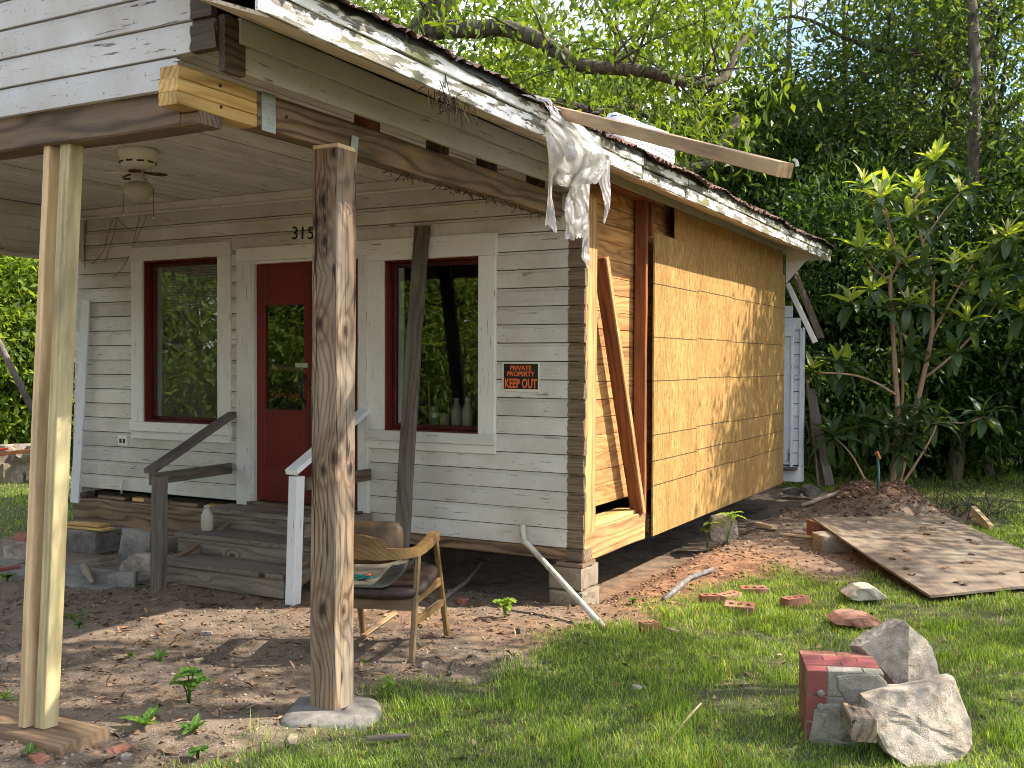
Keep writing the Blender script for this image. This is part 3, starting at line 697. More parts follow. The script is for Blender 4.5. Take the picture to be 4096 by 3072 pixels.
# ---- eave and roof
def roofz(x): return 3.10+.40*(.46-x)
for (a, b) in ((-3.78, -.02), (.93, 6.32)):
    box('fascia_board', .412, .436, a, b, 3.012, 3.098, M['fascia'], house, along='y', n=10, jit=.003)
    box('fascia_moulding', .408, .424, a, b, 2.925, 3.010, M['fascia'], house, along='y', n=10, jit=.004)
box('fascia_board', .412, .436, .05, .91, 3.012, 3.098, M['fascia'], house, along='y', n=4, jit=.003)
box('fascia_moulding', .395, .411, .04, .91, 2.93, 3.010, M['fascia'], house, along='y', n=3, jit=.003)
for (a, b, dz) in ((-3.70, -1.2, .0), (-1.19, .9, -.004), (.92, 3.4, .0), (3.41, 6.25, -.003)):
    bar('soffit_board', (.21, a, 3.006+dz), (.21, b, 3.006+dz), .42, .014, M['soffit'], house, up=(.40, 0, -.148), n=8, jit=.003)
for i in range(9):
    y = -3.6+i*1.2
    bar('rafter_tail', (.40, y, 3.04), (-1.2, y, 3.68), .09, .045, M['rot'], house, n=2)
box('eave_end', .0, .40, 6.30, 6.318, 2.95, 3.06, M['white_board'], house, n=1)
# boxed bracket closing the eave at the back corner
pz = sz(3140, 1130, .02)
mk('eave_bracket', [(.015, 5.76, 3.06), (.26, 5.76, 3.0), (.27, 5.76, 2.93), (.015, 5.76, pz), (.015, 5.80, 3.06), (.26, 5.80, 3.0), (.27, 5.80, 2.93), (.015, 5.80, pz)],
   [(0, 1, 2, 3), (7, 6, 5, 4), (0, 4, 5, 1), (1, 5, 6, 2), (2, 6, 7, 3), (3, 7, 4, 0)], M['white_board'], house)
mk('roof_deck', [(.43, -3.78, roofz(.43)-.012), (-2.6, -3.78, roofz(-2.6)-.012), (-2.6, 6.3, roofz(-2.6)-.012), (.43, 6.3, roofz(.43)-.012),
   (.43, -3.78, roofz(.43)-.035), (-2.6, -3.78, roofz(-2.6)-.035), (-2.6, 6.3, roofz(-2.6)-.035), (.43, 6.3, roofz(.43)-.035)],
   [(0, 3, 2, 1), (4, 5, 6, 7), (0, 1, 5, 4), (3, 7, 6, 2), (0, 4, 7, 3)], M['dark_beam'], house)
mk('roof_deck', [(-5.7, -3.78, roofz(.5)), (-2.6, -3.78, roofz(-2.6)), (-2.6, 6.3, roofz(-2.6)), (-5.7, 6.3, roofz(.5)), (-5.7, -3.78, roofz(.5)-.03), (-2.6, -3.78, roofz(-2.6)-.03), (-2.6, 6.3, roofz(-2.6)-.03), (-5.7, 6.3, roofz(.5)-.03)],
   [(0, 1, 2, 3), (4, 7, 6, 5), (0, 4, 5, 1), (3, 2, 6, 7), (0, 3, 7, 4)], M['tin'], house)
ns = 16; sw = 10.16/ns
for i in range(ns):
    ya = -3.82+i*sw; V = []; Fc = []; nx, ny = 5, 40; lift = rng.uniform(0, .012); ed = rng.uniform(-.01, .035); skew = rng.uniform(-.02, .02)
    for a in range(nx):
        for b in range(ny+1):
            fx_ = a/(nx-1); x = .475+ed+skew*(b/ny-.5)*(1-fx_)-3.05*fx_
            rag = (rng.uniform(-.012, .01) if a == 0 else 0); y = ya-.03+(sw+.05)*b/ny
            droop = (-.018*rng.random()-.008) if a == 0 else 0
            V.append((x+rag, y, roofz(x)+.012+lift*(b/ny)+(.004+.006*vnoise(np.array([y*1.3]), np.array([0.]), 2)[0])*math.sin(y*2*math.pi/.085+3*vnoise(np.array([y*.9]), np.array([1.]), 2)[0])+droop*2.2*vnoise(np.array([y*2.1]), np.array([5.]), 1)[0]))
    for a in range(nx-1):
        for b in range(ny):
            p = a*(ny+1)+b; Fc.append((p, p+1, p+ny+2, p+ny+1))
    mk('roof_sheet', V, Fc, M['tin'], house, True)
# dark torn strip under the tin edge
for i in range(12):
    ya = -3.7+i*.84
    V = []; Fc = []
    for b in range(13):
        y = ya+.82*b/12; V += [(.445, y, 3.11), (.447, y, 3.078-.02*rng.random()-.012*(rng.random() > .7))]
    for b in range(12): Fc.append((2*b, 2*b+1, 2*b+3, 2*b+2))
    mk('roofing_felt', V, Fc, M['black'], house)
# ---- rear lean-to
yr = 6.15
lean = link(bpy.data.objects.new('lean_to', None), house)
for k in range(14):
    z0 = .45+.150*k; xr = min(.13, .13-(z0-2.06)/1.5) if z0 > 2.0 else .13
    siding(-1.2, xr, z0, M['shed_paint'], y=yr, name='siding_board', h=.150, parent=lean)
box('corner_board', .105, .15, yr-.03, yr+.06, .42, 2.12, M['shed_paint'], lean, along='z', n=3)
box('door_leaf', -.14, .0, yr-.02, yr-.001, .5, fz(3180, 1340, yr), M['shed_paint'], lean, along='z', n=3)
box('door_trim', .0, .03, yr-.04, yr-.001, .42, fz(3180, 1340, yr), M['shed_paint'], lean, along='z', n=3)
box('door_trim', -.16, .035, yr-.05, yr-.001, fz(3160, 1345, yr), fz(3160, 1305, yr), M['shed_paint'], lean, n=2)
bar('rake_board', on(3150, 1135, 1, yr-.2), on(3262, 1370, 1, yr-.2), .06, .03, M['white_board'], lean, up=(0, 0, 1), n=3)
bar('roof_board', on(3160, 1100, 1, yr)+np.array([0, .2, .06]), on(3268, 1362, 1, yr)+np.array([.01, .2, .03]), .03, .30, M['dark_beam'], lean, n=2)
box('lean_to_wall', -1.2, .12, yr+.05, yr+.09, .42, 2.0, M['dark'], lean, n=1)
box('sill_beam', -1.2, .14, yr-.05, yr+.1, .25, .43, M['white_board'], lean, n=2)
box('step_shelf', -.3, .10, yr-.25, yr-.055, .40, .43, M['grey_board'], lean, n=2)
# ------------------------------------------------------------------ things on and around the porch
from mathutils import Euler
def V3(p): return Vector((float(p[0]), float(p[1]), float(p[2])))
# temporary prop and its foot
sp_ = thing('prop_post', 'temporary porch prop of two new boards, one pale, one greenish', 'post', (-1.0, -3.58, .055))
zf = .058
bar('treated_board', on(186, 2905, 2, zf), on(290, 548, 1, -3.41), .078, .062, M['treated'], sp_, up=(0, 1, 0), n=10, jit=.001)
bar('pale_board', on(122, 2903, 2, zf)+np.array([-.012, -.005, 0]), on(221, 552, 1, -3.42)+np.array([-.012, 0, 0]), .07, .04, M['pine_pale'], sp_, up=(0, 1, 0), n=10, jit=.001)
tag(box('foot_plank', -1.62, -.755, -3.685, -3.435, .004, .055, M['foot'], None, n=5, jit=.003, ch=.006), 'thick brown plank lying flat under the temporary prop', 'plank')
# square porch post on its footing
pc = [on(1240, 2800, 2, .07), on(1412, 2782, 2, .07)]; pcx = (pc[0]+pc[1])/2
tag(bar('porch_post', (pcx[0], pcx[1], .040), (pcx[0]+.012, pcx[1]+.006, 2.682), .150, .150, M['post'], None, up=(0, 1, 0), n=14, jit=.0018, ch=.006), 'square knotty timber porch post on concrete footing', 'post')
tag(box('post_shim', pcx[0]-.066, pcx[0]+.08, pcx[1]-.062, pcx[1]+.07, 2.684, 2.704, M['pine_pale'], None, n=1), 'thin wooden shim between porch post and beam', 'shim')
Vf, Ff = [], []
for (r, z) in ((.25, -.05), (.24, .012), (.225, .032), (.19, .040), (.10, .041), (.0, .041)):
    for j in range(26):
        th = 2*math.pi*j/26; k = r*.92/((abs(math.cos(th-.45))**5+abs(math.sin(th-.45))**5)**.2)*(1+.06*math.sin(3*th+.6)+.03*rng.uniform(-1, 1))
        Vf.append((pcx[0]+.03+k*math.cos(th)*1.0, pcx[1]-.03+k*math.sin(th)*.95, z+rng.uniform(-.004, .003)*(r < .3)*0))
for i in range(5):
    for j in range(26): a = i*26+j; b = i*26+(j+1) % 26; Ff.append((a, b, b+26, a+26))
tag(mk('footing', Vf, Ff, M['concrete'], None, True), 'rounded concrete footing pad under the square porch post', 'footing')
# ceiling fan without blades
fc = on(553, 598, 2, 3.078)
fan = thing('ceiling_fan', 'white ceiling fan missing its blades, with a schoolhouse light globe', 'ceiling fan', tuple(fc))
lathe('housing', [(.02, 0), (.124, 0), (.127, -.03), (.116, -.038), (.114, -.085), (.108, -.10), (.09, -.112), (.05, -.135), (.03, -.138)], M['white'], fan, fc, 28)
for j in range(10):
    th = j*2*math.pi/10; Vn, Fn = bar_mesh(.045, .012, .004, n=1)
    mk('vent_slot', Vn, Fn, M['dark'], fan, M=Matrix.Translation((fc[0]+.1135*math.cos(th), fc[1]+.1135*math.sin(th), fc[2]-.09)) @ Matrix.Rotation(th+math.pi/2, 4, 'Z') @ Matrix.Translation((-.022, 0, 0)))
lathe('switch_cup', [(.02, -.138), (.045, -.142), (.045, -.195), (.048, -.197), (.052, -.212), (.04, -.214)], M['white'], fan, fc, 20)
lathe('globe', [(.045, -.205), (.055, -.215), (.088, -.235), (.10, -.262), (.094, -.29), (.06, -.325), (.03, -.337), (.004, -.342)], M['milk'], fan, fc, 28)
M['rust'] = plain('rusty_bracket', (.13, .065, .04), .7, nz=.5, scale=25)
for j in range(5):
    th = j*2*math.pi/5+.35; u = Vector((math.cos(th), math.sin(th), 0)); s = Vector((-u.y, u.x, 0)); o = V3(fc)+Vector((0, 0, -.15))
    pts = [o+u*.03, o+u*.09+s*.03+Vector((0, 0, -.012)), o+u*.15+s*.034+Vector((0, 0, -.018)), o+u*.2+Vector((0, 0, -.02)), o+u*.15-s*.034+Vector((0, 0, -.018)), o+u*.09-s*.03+Vector((0, 0, -.012)), o+u*.03]
    tube('blade_bracket', pts, .007, M['white'] if j % 2 else M['rust'], fan, 6)
for sx in (-.098, .1):
    o = V3(fc)+Vector((sx*.88, sx*.47, 0))
    tube('pull_chain', [V3(fc)+Vector((sx*.4, sx*.2, -.19)), o+Vector((0, 0, -.26)), o+Vector((0, 0, -.42 if sx < 0 else -.44))], .002, M['rust'], fan, 5)
    lathe('chain_knob', [(.002, 0), (.008, -.008), (.002, -.018)], M['white'], fan, tuple(o+Vector((0, 0, -.42 if sx < 0 else -.44))), 8)
# steps
st = thing('porch_steps', 'three grey weathered wooden steps up to the red door', 'steps', (-2.5, -.6, 0))
SX1 = -1.86
for (xl, yf, z0, z1) in ((-3.10, -.985, .015, .15), (-3.22, -.655, .16, .295), (-3.26, -.325, .305, .445)):
    box('riser', xl, SX1, yf, yf+.04, z0, z1, M['step'], st, n=5, jit=.002)
    box('tread', xl-.01, SX1+.01, yf-.025, yf+.30, z1+.002, z1+.038, M['step'], st, n=5, jit=.002)
for x in (-3.0, -1.92):
    bar('stringer', (x, -.93, .08), (x, -.02, .40), .18, .04, M['old_beam'], st, n=2)
# railings
hl = thing('hand_rail', 'brown weathered wooden hand rail on the left of the steps', 'railing', (-2.95, -1.1, 0))
bpos = on(634, 2365, 2, .0)
bar('rail_post', (bpos[0], bpos[1], -.02), on(640, 1905, 1, bpos[1]), .08, .085, M['rail'], hl, up=(0, 1, 0), n=6, jit=.002)
bar('top_rail', on(598, 1885, 1, bpos[1]-.05), on(932, 1655, 1, -.01), .038, .088, M['rail'], hl, n=6, jit=.002)
bar('lower_rail', on(604, 1918, 1, bpos[1]+.045), on(922, 1873, 1, -.03), .088, .036, M['grey_board'], hl, n=5)
hr = thing('hand_rail', 'white painted hand rail on the right of the steps, partly behind the porch post', 'railing', (-1.76, -1.0, 0))
bq = on(1172, 2412, 2, 0)
bar('rail_post', (bq[0], bq[1], -.02), on(1186, 1905, 1, bq[1]), .085, .075, M['white_board'], hr, up=(0, 1, 0), n=6, jit=.002)
bar('top_rail', on(1165, 1888, 1, bq[1]-.04), on(1462, 1640, 1, -.01), .038, .095, M['white_board'], hr, n=6, jit=.002)
bar('lower_rail', on(1226, 1935, 1, bq[1]+.06), on(1476, 1898, 1, -.035), .088, .036, M['dark_beam'], hr, n=4)
bar('bottom_rail', on(1210, 2125, 1, bq[1]+.06), on(1482, 2075, 1, -.06), .09, .036, M['step'], hr, n=4)
# bottles
def bottle(name, label, base, h, r, mat, group=None):
    b = lathe(name, [(r*.9, 0), (r, .01), (r, h*.55), (r*.93, h*.62), (r*.55, h*.8), (r*.45, h*.86), (r*.45, h*.93), (r*.55, h*.94), (r*.55, h), (r*.4, h)], mat, None, tuple(base), 14)
    return tag(b, label, 'bottle', group)
bottle('milk_bottle', 'dusty cream glass milk bottle standing on the middle step', on(829, 2122, 2, .335), .20, .05, M['milk'])
sx_, ex_ = gr[0], gr[1]; zs_ = gr[2]-.01
def inw(px): return fx(px, 1700, .16)
box('shelf', gr[0]-.05, gr[1]+.05, .11, .30, zs_-.03, zs_, M['casing'], house, n=1)
bottle('milk_bottle', 'left of two cloudy milk bottles inside the right window', (inw(1824), .17, zs_), .215, .045, M['milk'], 'bottles on the window shelf')
bottle('milk_bottle', 'right of two cloudy milk bottles inside the right window', (inw(1868), .17, zs_), .215, .045, M['milk'], 'bottles on the window shelf')
tag(lathe('jar', [(.035, 0), (.042, .01), (.042, .08), (.036, .092), (.036, .098), (.03, .098)], M['milk'], None, (inw(1780), .16, zs_), 16), 'squat cream jar between bucket and bottles inside the window', 'jar')
bk = tag(lathe('bucket', [(.036, 0), (.038, .005), (.042, .06), (.044, .062), (.042, .066), (.047, .14), (.05, .142), (.047, .15), (.045, .148)], M['galv'], None, (inw(1740), .16, zs_), 20), 'small shiny metal bucket on the shelf inside the right window', 'bucket')
tag(bar('yellow_stick', (inw(1688), .25, zs_+.34), (inw(1727), .14, zs_+.005), .012, .012, M['pine'], None, n=1), 'thin yellow stick leaning inside the right window', 'stick')
# leaning boards
b0 = on(1596, 2378, 1, -.45); b1 = on(1688, 905, 1, -.045)
tag(bar('leaning_plank', (b0[0], b0[1], .0), b1, .118, .035, M['grey_board'], None, up=(1, .1, 0), n=10, jit=.003, bow=.015), 'tall dark brown plank leaning across the right window', 'plank')
tag(bar('leaning_board', on(300, 2010, 1, -.12), on(345, 1200, 1, -.045), .095, .022, M['white_board'], None, up=(1, .15, 0), n=6, jit=.003), 'white painted board leaning on the left corner of the front wall', 'board')
# sign
sx0, sx1, z0s, z1s = fx(2011, 1505), fx(2161, 1505), fz(2085, 1567), fz(2085, 1449)
sg = thing('warning_sign', 'black and orange private property keep out sign nailed to the siding', 'sign', ((sx0+sx1)/2, -.01, z0s))
_cream = plain('sign_border', (.70, .68, .52), .5, nz=.04); _blk = plain('sign_black', (.012, .012, .012), .45, nz=.05); _org = plain('sign_orange', (.75, .15, .04), .5, nz=.05)
w_ = sx1-sx0; h_ = z1s-z0s; cxm = (sx0+sx1)/2
mk('border', *bar_mesh(w_, h_, .004, n=1, ch=.001, jit=0), _cream, sg, M=Matrix.Translation((sx0, -.007, (z0s+z1s)/2)))
mk('panel', *bar_mesh(w_*.91, h_*.86, .001, n=1, ch=.0003, jit=0), _blk, sg, M=Matrix.Translation((sx0+w_*.045, -.0098, (z0s+z1s)/2+h_*.02)))
for (s, size, zz, sxk) in (('PRIVATE', .047, .73, 1.0), ('PROPERTY', .047, .53, 1.0), ('KEEP OUT', .092, .135, .62)):
    tm = text_mesh(s, size, .0004, .0012 if size < .06 else .0028); tm.materials.append(_org)
    mk('lettering', None, None, None, sg, M=Matrix.Translation((cxm, -.0109, z0s+h_*zz)) @ Matrix.Rotation(R(90), 4, 'X') @ Matrix.Diagonal((sxk, 1, 1, 1)), me=tm)
# pipe leaning by the corner
pb = [on(2410, 2505, 2, .01), on(2270, 2345, 1, -.30), on(2128, 2195, 1, -.065), on(2098, 2165, 1, -.055), on(2092, 2135, 1, -.05), on(2090, 2095, 1, -.05)]
pb[1] = pb[0]+(pb[2]-pb[0])*.5
M['pipe'] = plain('dirty_white_pipe', (.55, .52, .42), .45, nz=.3, scale=14)
tag(tube('bent_pipe', [V3(p) for p in pb], [.021, .021, .021, .024, .024, .021], M['pipe'], None, 12), 'dirty white plastic pipe with an elbow leaning on the house corner', 'pipe')
# corner pier
pier = thing('stone_pier', 'tan stone block pier under the front corner of the house', 'pier', (-.12, .08, 0))
def block(name, x0, x1, y0, y1, z0, z1, mat, parent=None, seed=1, r=.012, rotz=0):
    bm = bmesh.new(); bmesh.ops.create_cube(bm, size=1); bmesh.ops.subdivide_edges(bm, edges=bm.edges[:], cuts=7, use_grid_fill=True)
    sx, sy__, sz__ = x1-x0, y1-y0, z1-z0
    for v in bm.verts:
        c = v.co; k = (abs(c.x) > .49)+(abs(c.y) > .49)+(abs(c.z) > .49)
        p = Vector((c.x*sx, c.y*sy__, c.z*sz__)); q = fbm(p.x*9+seed*3.1+p.z*7, p.y*9+p.z*5, 3, seed % 9)-.5
        n = c.normalized(); p += n*float(q)*r*2.2
        if k >= 2: p -= n*r*(.5+abs(float(q)))
        v.co = p
    V = [tuple(v.co) for v in bm.verts]; bm.verts.index_update(); Fc = [[v.index for v in f.verts] for f in bm.faces]; bm.free()
    return mk(name, V, Fc, mat, parent, M=Matrix.Translation(((x0+x1)/2, (y0+y1)/2, (z0+z1)/2)) @ Matrix.Rotation(rotz, 4, 'Z'))
block('upper_stone', -.255, .0, -.035, .27, .085, .245, M['block'], pier, 3)
block('base_stone', -.24, .02, -.06, .25, -.06, .08, M['block'], pier, 5)
box('shim_plank', -.20, .005, -.03, .2, .248, .275, M['old_beam'], pier, n=2)
# stones by the left sill
tag(block('stone_block', -4.98, -4.45, -.42, -.08, -.03, .19, M['rockd'], None, 11, .02), 'grey stone block under yellow shims at the left sill', 'stone')
for i, (dz, dx, y_) in enumerate(((.20, 0, -.30), (.225, .08, -.28))):
    tag(bar('shim_board', (-5.02+dx, y_, dz), (-4.42-dx, y_, dz+.004), .02, .13, M['pine'], None, n=2), ('lower' if i == 0 else 'upper')+' yellow pine shim board on the grey stone block', 'shim board', 'pine shims on the stone block')
def slab_rock(name, outline, D, thick, mat, seed=1, tilt=(0, 0), rough=.02, parent=None, N=56):
    """stone with a broad face: the face's outline measured from the photo, set at its own distance, with real thickness"""
    O = [np.array(q, float) for q in outline]; P = []
    L = [np.linalg.norm(O[(i+1) % len(O)]-O[i]) for i in range(len(O))]; T = sum(L)
    for k in range(N):
        s = T*k/N; i = 0
        while s > L[i]: s -= L[i]; i += 1
        P.append(O[i]+(O[(i+1) % len(O)]-O[i])*(s/L[i]))
    P = np.array(P); c = P.mean(0); V = []; Fc = []
    fwd = np.array([FW[0], FW[1], 0]); fwd /= np.linalg.norm(fwd)
    def put(q, off): 
        d = D+tilt[0]*(q[0]-c[0])/100+tilt[1]*(q[1]-c[1])/100
        return dep(q[0], q[1], d)+fwd*off
    rings = [(.55, thick*.97), (.86, thick*.86), (.98, thick*.55), (1.0, thick*.2), (.985, .018), (.955, .003), (.88, 0), (.8, 0), (.71, 0), (.62, 0), (.53, 0), (.44, 0), (.35, 0), (.26, 0), (.17, 0), (.08, 0)]
    for (s, off) in rings:
        for q in P:
            qq = c+(q-c)*s; p = put(qq, off); nz = fbm(np.array([p[0]*14+seed+p[2]*6]), np.array([p[2]*14+p[1]*9]), 4, seed % 9)[0]-.5
            V.append(tuple(p+fwd*nz*rough*2.0*(1 if s < .95 else .7)+np.array([0, 0, 1])*nz*rough*.5))
    for i in range(len(rings)-1):
        for j in range(N): a = i*N+j; b = i*N+(j+1) % N; Fc.append((a, b, b+N, a+N))
    Fc.append(tuple(range(N-1, -1, -1))); Fc.append(tuple((len(rings)-1)*N+j for j in range(N)))
    return mk(name, V, Fc, mat, parent)
tag(slab_rock('flat_stone', [(486, 2112), (600, 2128), (602, 2245), (560, 2262), (470, 2285), (462, 2250), (476, 2180)], 8.3, .12, M['rockd'], 4, (0, -.04)), 'flat grey stone slab standing on edge left of the steps', 'stone')
tag(slab_rock('rubble_stone', [(482, 2250), (540, 2212), (602, 2222), (604, 2300), (585, 2320), (500, 2318), (468, 2290)], 8.0, .18, M['rockm'], 6), 'light grey rubble stone beside the left rail post', 'stone')
tag(slab_rock('cube_stone', [(430, 2300), (470, 2288), (540, 2290), (538, 2350), (502, 2366), (432, 2362)], 7.6, .12, M['rockd'], 8), 'small cube of broken stone on the edge of the slab', 'stone')
tag(block('concrete_slab', -4.45, -3.15, -1.45, -.95, -.02, .042, M['concrete'], None, 13, .004), 'flat concrete slab on the dirt left of the steps', 'slab')
tag(block('concrete_paver', -5.0, -4.52, -1.45, -1.0, -.02, .035, M['concrete'], None, 14, .004), 'concrete paver at the left edge beside the prop', 'slab')
cl0, cl1 = on(335, 2262, 2, .08), on(366, 2325, 2, .075)
tag(tube('wooden_club', [V3(cl0), V3(cl0)*.9+V3(cl1)*.1, V3(cl0)*.6+V3(cl1)*.4, V3(cl0)*.25+V3(cl1)*.75, V3(cl1)], [.015, .034, .034, .022, .016], M['block'], None, 10), 'tapered tan wooden club lying on the concrete slab', 'club')
tag(slab_rock('broken_block', [(8, 2190), (60, 2172), (136, 2178), (138, 2255), (15, 2262)], 8.6, .25, M['rockm'], 9), 'broken grey block at the left edge of the yard', 'block')
def brick_me(L=.195, W=.09, H=.06, holes=3):
    cu = bpy.data.curves.new('brick', 'CURVE'); cu.dimensions = '2D'; cu.fill_mode = 'BOTH'; cu.extrude = H/2
    def poly(pts):
        s = cu.splines.new('POLY'); s.points.add(len(pts)-1)
        for p, q in zip(s.points, pts): p.co = (q[0], q[1], 0, 1)
        s.use_cyclic_u = True
    c = .004; poly([(-L/2+c, -W/2), (L/2-c, -W/2), (L/2, -W/2+c), (L/2, W/2-c), (L/2-c, W/2), (-L/2+c, W/2), (-L/2, W/2-c), (-L/2, -W/2+c)])
    for i in range(holes):
        x = (i-(holes-1)/2)*L*.29; poly([(x+.019*math.cos(a), .017*math.sin(a)) for a in [2*math.pi*k/10 for k in range(10)]])
    o = bpy.data.objects.new('b', cu); COL.objects.link(o); bpy.context.view_layer.update()
    me = bpy.data.meshes.new_from_object(o.evaluated_get(bpy.context.evaluated_depsgraph_get())); bpy.data.objects.remove(o); bpy.data.curves.remove(cu)
    me.materials.append(M['brick']); return me
BR = brick_me()
tag(mk('brick', None, None, None, None, M=Matrix.Translation(on(112, 2150, 2, .22)) @ Euler((0, .1, .5)).to_matrix().to_4x4(), me=BR), 'lone brown brick resting on the broken grey block', 'brick')
for i, (px, py, rz, rx, z, lab) in enumerate(((2855, 2395, .55, .0, .03, 'cored red brick in the grass, left one of a close pair'), (2915, 2390, 1.25, .05, .032, 'cored red brick in the grass, right one of a close pair'),
        (2958, 2432, .15, .25, .028, 'cored red brick tilted in the grass in front of the close pair'), (3180, 2405, .95, .0, .03, 'single red brick in the grass apart from the others'), (3015, 2365, .5, .1, .012, 'half sunk orange brick behind the group in the grass'),
        (2597, 2505, .9, .0, .025, 'broken brick end in the grass near the bent pipe'))):
    p = on(px, py, 2, z+gz(*on(px, py, 2, 0)[:2])); Mx = Matrix.Translation(p) @ Euler((rx, 0, rz)).to_matrix().to_4x4()
    if i == 5: Mx = Mx @ Matrix.Diagonal((.55, 1, .9, 1))
    tag(mk('brick', None, None, None, None, M=Mx, me=BR), lab, 'brick', 'bricks lying in the grass')
# masonry lump with stones in the foreground
FLp, FRp, BLp = on(3222, 2975, 2, .0), on(3535, 2995, 2, .0), on(3158, 2870, 2, .0)
ux = V3(FRp-FLp); ux.z = 0; wid = ux.length; ux.normalize(); uy = Vector((-ux.y, ux.x, 0)); dpt = .33; hgt = .345
lump = thing('masonry_chunk', 'chunk of red painted brickwork with grey mortar lying in the grass', 'masonry', tuple(FLp))
MB_ = Matrix(((ux.x, uy.x, 0, FLp[0]), (ux.y, uy.y, 0, FLp[1]), (0, 0, 1, -.015), (0, 0, 0, 1)))
mk('mortar', *bar_mesh(wid-.008, hgt-.008, dpt-.008, n=2, jit=0), M['mortar'], lump, M=MB_ @ Matrix.Translation((.004, dpt/2, hgt/2)))
lay = 4; ld = dpt/lay
for i in range(lay):
    xs = [0, .5, 1.0] if i % 2 else [0, .28, .74, 1.0]
    rows = 3
    for a, b in zip(xs[:-1], xs[1:]):
        for r_ in range(rows):
            za, zb_ = hgt*r_/rows, hgt*(r_+1)/rows; g = .0035
            V, Fc = bar_mesh((b-a)*wid-g*2, zb_-za-g*2*(r_ < rows-1), ld-g*2, n=2, jit=.0012, ch=.004)
            mk('brick', V, Fc, M['mortar'] if (i == 0 and a > .1) else M['brick_paint'] if (i < 3) else M['brick'], lump, M=MB_ @ Matrix.Translation((a*wid+g+rng.uniform(-.002, .002), ld*(i+.5)+(-.004 if i == 0 else 0), (za+zb_)/2+rng.uniform(0, .002))))
def smear(pts, th, seed):
    """mortar left on the front face"""
    N = len(pts); V = []; Fc = []; c = (sum(p[0] for p in pts)/N, sum(p[1] for p in pts)/N)
    for (s, y) in ((1.04, 0.0), (1.0, -th*.6), (.9, -th), (.5, -th*1.2)):
        for j, p in enumerate(pts): V.append((c[0]+(p[0]-c[0])*s+.004*math.sin(j*3.1+seed), y-.006+.004*math.sin(j*2.3+seed*1.7+s*5), c[1]+(p[1]-c[1])*s+.004*math.cos(j*2.7+seed)))
    for i in range(3):
        for j in range(N): a = i*N+j; b = i*N+(j+1) % N; Fc.append((a, b, b+N, a+N))
    Fc.append(tuple(3*N+j for j in range(N)))
    mk('mortar_smear', V, Fc, M['mortar'], lump, M=MB_)
smear([(.13, .32), (.20, .335), (.30, .335), (.34, .31), (.345, .2), (.34, .1), (.28, .09), (.24, .13), (.2, .16), (.17, .22), (.14, .27)], .006, 1)
smear([(.035, .17), (.09, .2), (.15, .2), (.2, .15), (.19, .08), (.15, .04), (.06, .02), (.025, .06)], .01, 2)
smear([(.02, .06), (.1, .045), (.2, .04), (.24, .02), (.2, .0), (.02, .0)], .012, 3)
for (x_, z_) in ((.062, .245), (.062, .185)):
    Vn, Fn = tube_mesh([(x_, -.012, z_), (x_, -.003, z_)], .017, 12); mk('mortar_plug', Vn, Fn, M['mortar'], lump, True, M=MB_)
wf, wb = dep(3456, 2922, 4.18), dep(3396, 2828, 4.66)
wob_ = tag(bar('timber_stub', V3(wf), V3(wb), .092, .098, M['post'], None, n=4, ch=.005), 'short square timber stub sticking out of the masonry chunk', 'timber')
_rv, _rf = rock_mesh(.125, .10, .155, 52, cuts=4, sub=4, rough=.05)
tag(mk('rock', _rv, _rf, M['rockm'], None, M=Matrix.Translation(dep(3590, 2632, 4.86)) @ Matrix.Rotation(R(-33), 4, Vector(FW)) @ Matrix.Rotation(R(50), 4, 'Z')), 'upper grey rock leaning on the masonry chunk', 'rock')
tag(slab_rock('rock', [(3465, 2800), (3560, 2768), (3700, 2745), (3826, 2712), (3850, 2780), (3896, 2900), (3902, 2985), (3850, 3060), (3740, 3090), (3640, 3085), (3540, 3010), (3505, 2940), (3470, 2870)], 4.40, .17, M['rockm'], 23, (.02, -.05), .022), 'big flat tan rock propped in front of the masonry chunk', 'rock')
tag(slab_rock('rock', [(3388, 2385), (3440, 2352), (3500, 2350), (3530, 2372), (3560, 2395), (3480, 2405), (3400, 2400)], 7.3, .25, M['rockm'], 25), 'low pale rock in the grass before the plywood', 'rock')
tag(slab_rock('rock', [(3345, 2500), (3380, 2478), (3450, 2468), (3510, 2478), (3540, 2500), (3440, 2512)], 6.55, .3, M['brick'], 27), 'flat reddish rock half sunk in the grass', 'rock')
tag(slab_rock('rock', [(2835, 2120), (2850, 2070), (2900, 2060), (2952, 2085), (2955, 2150), (2930, 2175), (2845, 2165)], 9.68, .25, M['rockm'], 29), 'tan rock below the strand board with seedlings beside it', 'rock')
tag(slab_rock('rock', [(3218, 1948), (3250, 1938), (3285, 1960), (3280, 1985), (3225, 1990)], 12.9, .2, M['rockd'], 31), 'grey rock next to the rear lean-to step', 'rock')
tag(slab_rock('rock', [(3215, 1960), (3180, 1950), (3135, 1962), (3140, 1978), (3200, 1985)], 13.0, .2, M['rockd'], 33), 'small blue grey rock under the lean-to corner', 'rock')
t = NT('weathered_plywood'); c = t.coords(rnd=False); w1 = t.noise(t.vmath('MULTIPLY', c, (1.2, 5, 1)), 2.2, 4, .6, 1.2); w2 = t.noise(t.vmath('MULTIPLY', c, (3, 60, 1)), 1, 3, .6); w3 = t.noise(c, 1.7, 5, .65)
col = t.mix(t.ramp(w1, (.35, 0), (.62, 1)), (.235, .18, .125), (.155, .115, .08)); col = t.mix(t.ramp(w2, (.45, 0), (.7, .5)), col, (.09, .065, .045)); col = t.mix(t.ramp(w3, (.5, 0), (.66, .6)), col, (.26, .225, .18)); t.color(col); t.rough(.9); t.bump(w2, .3, .004); M['ply'] = t.m
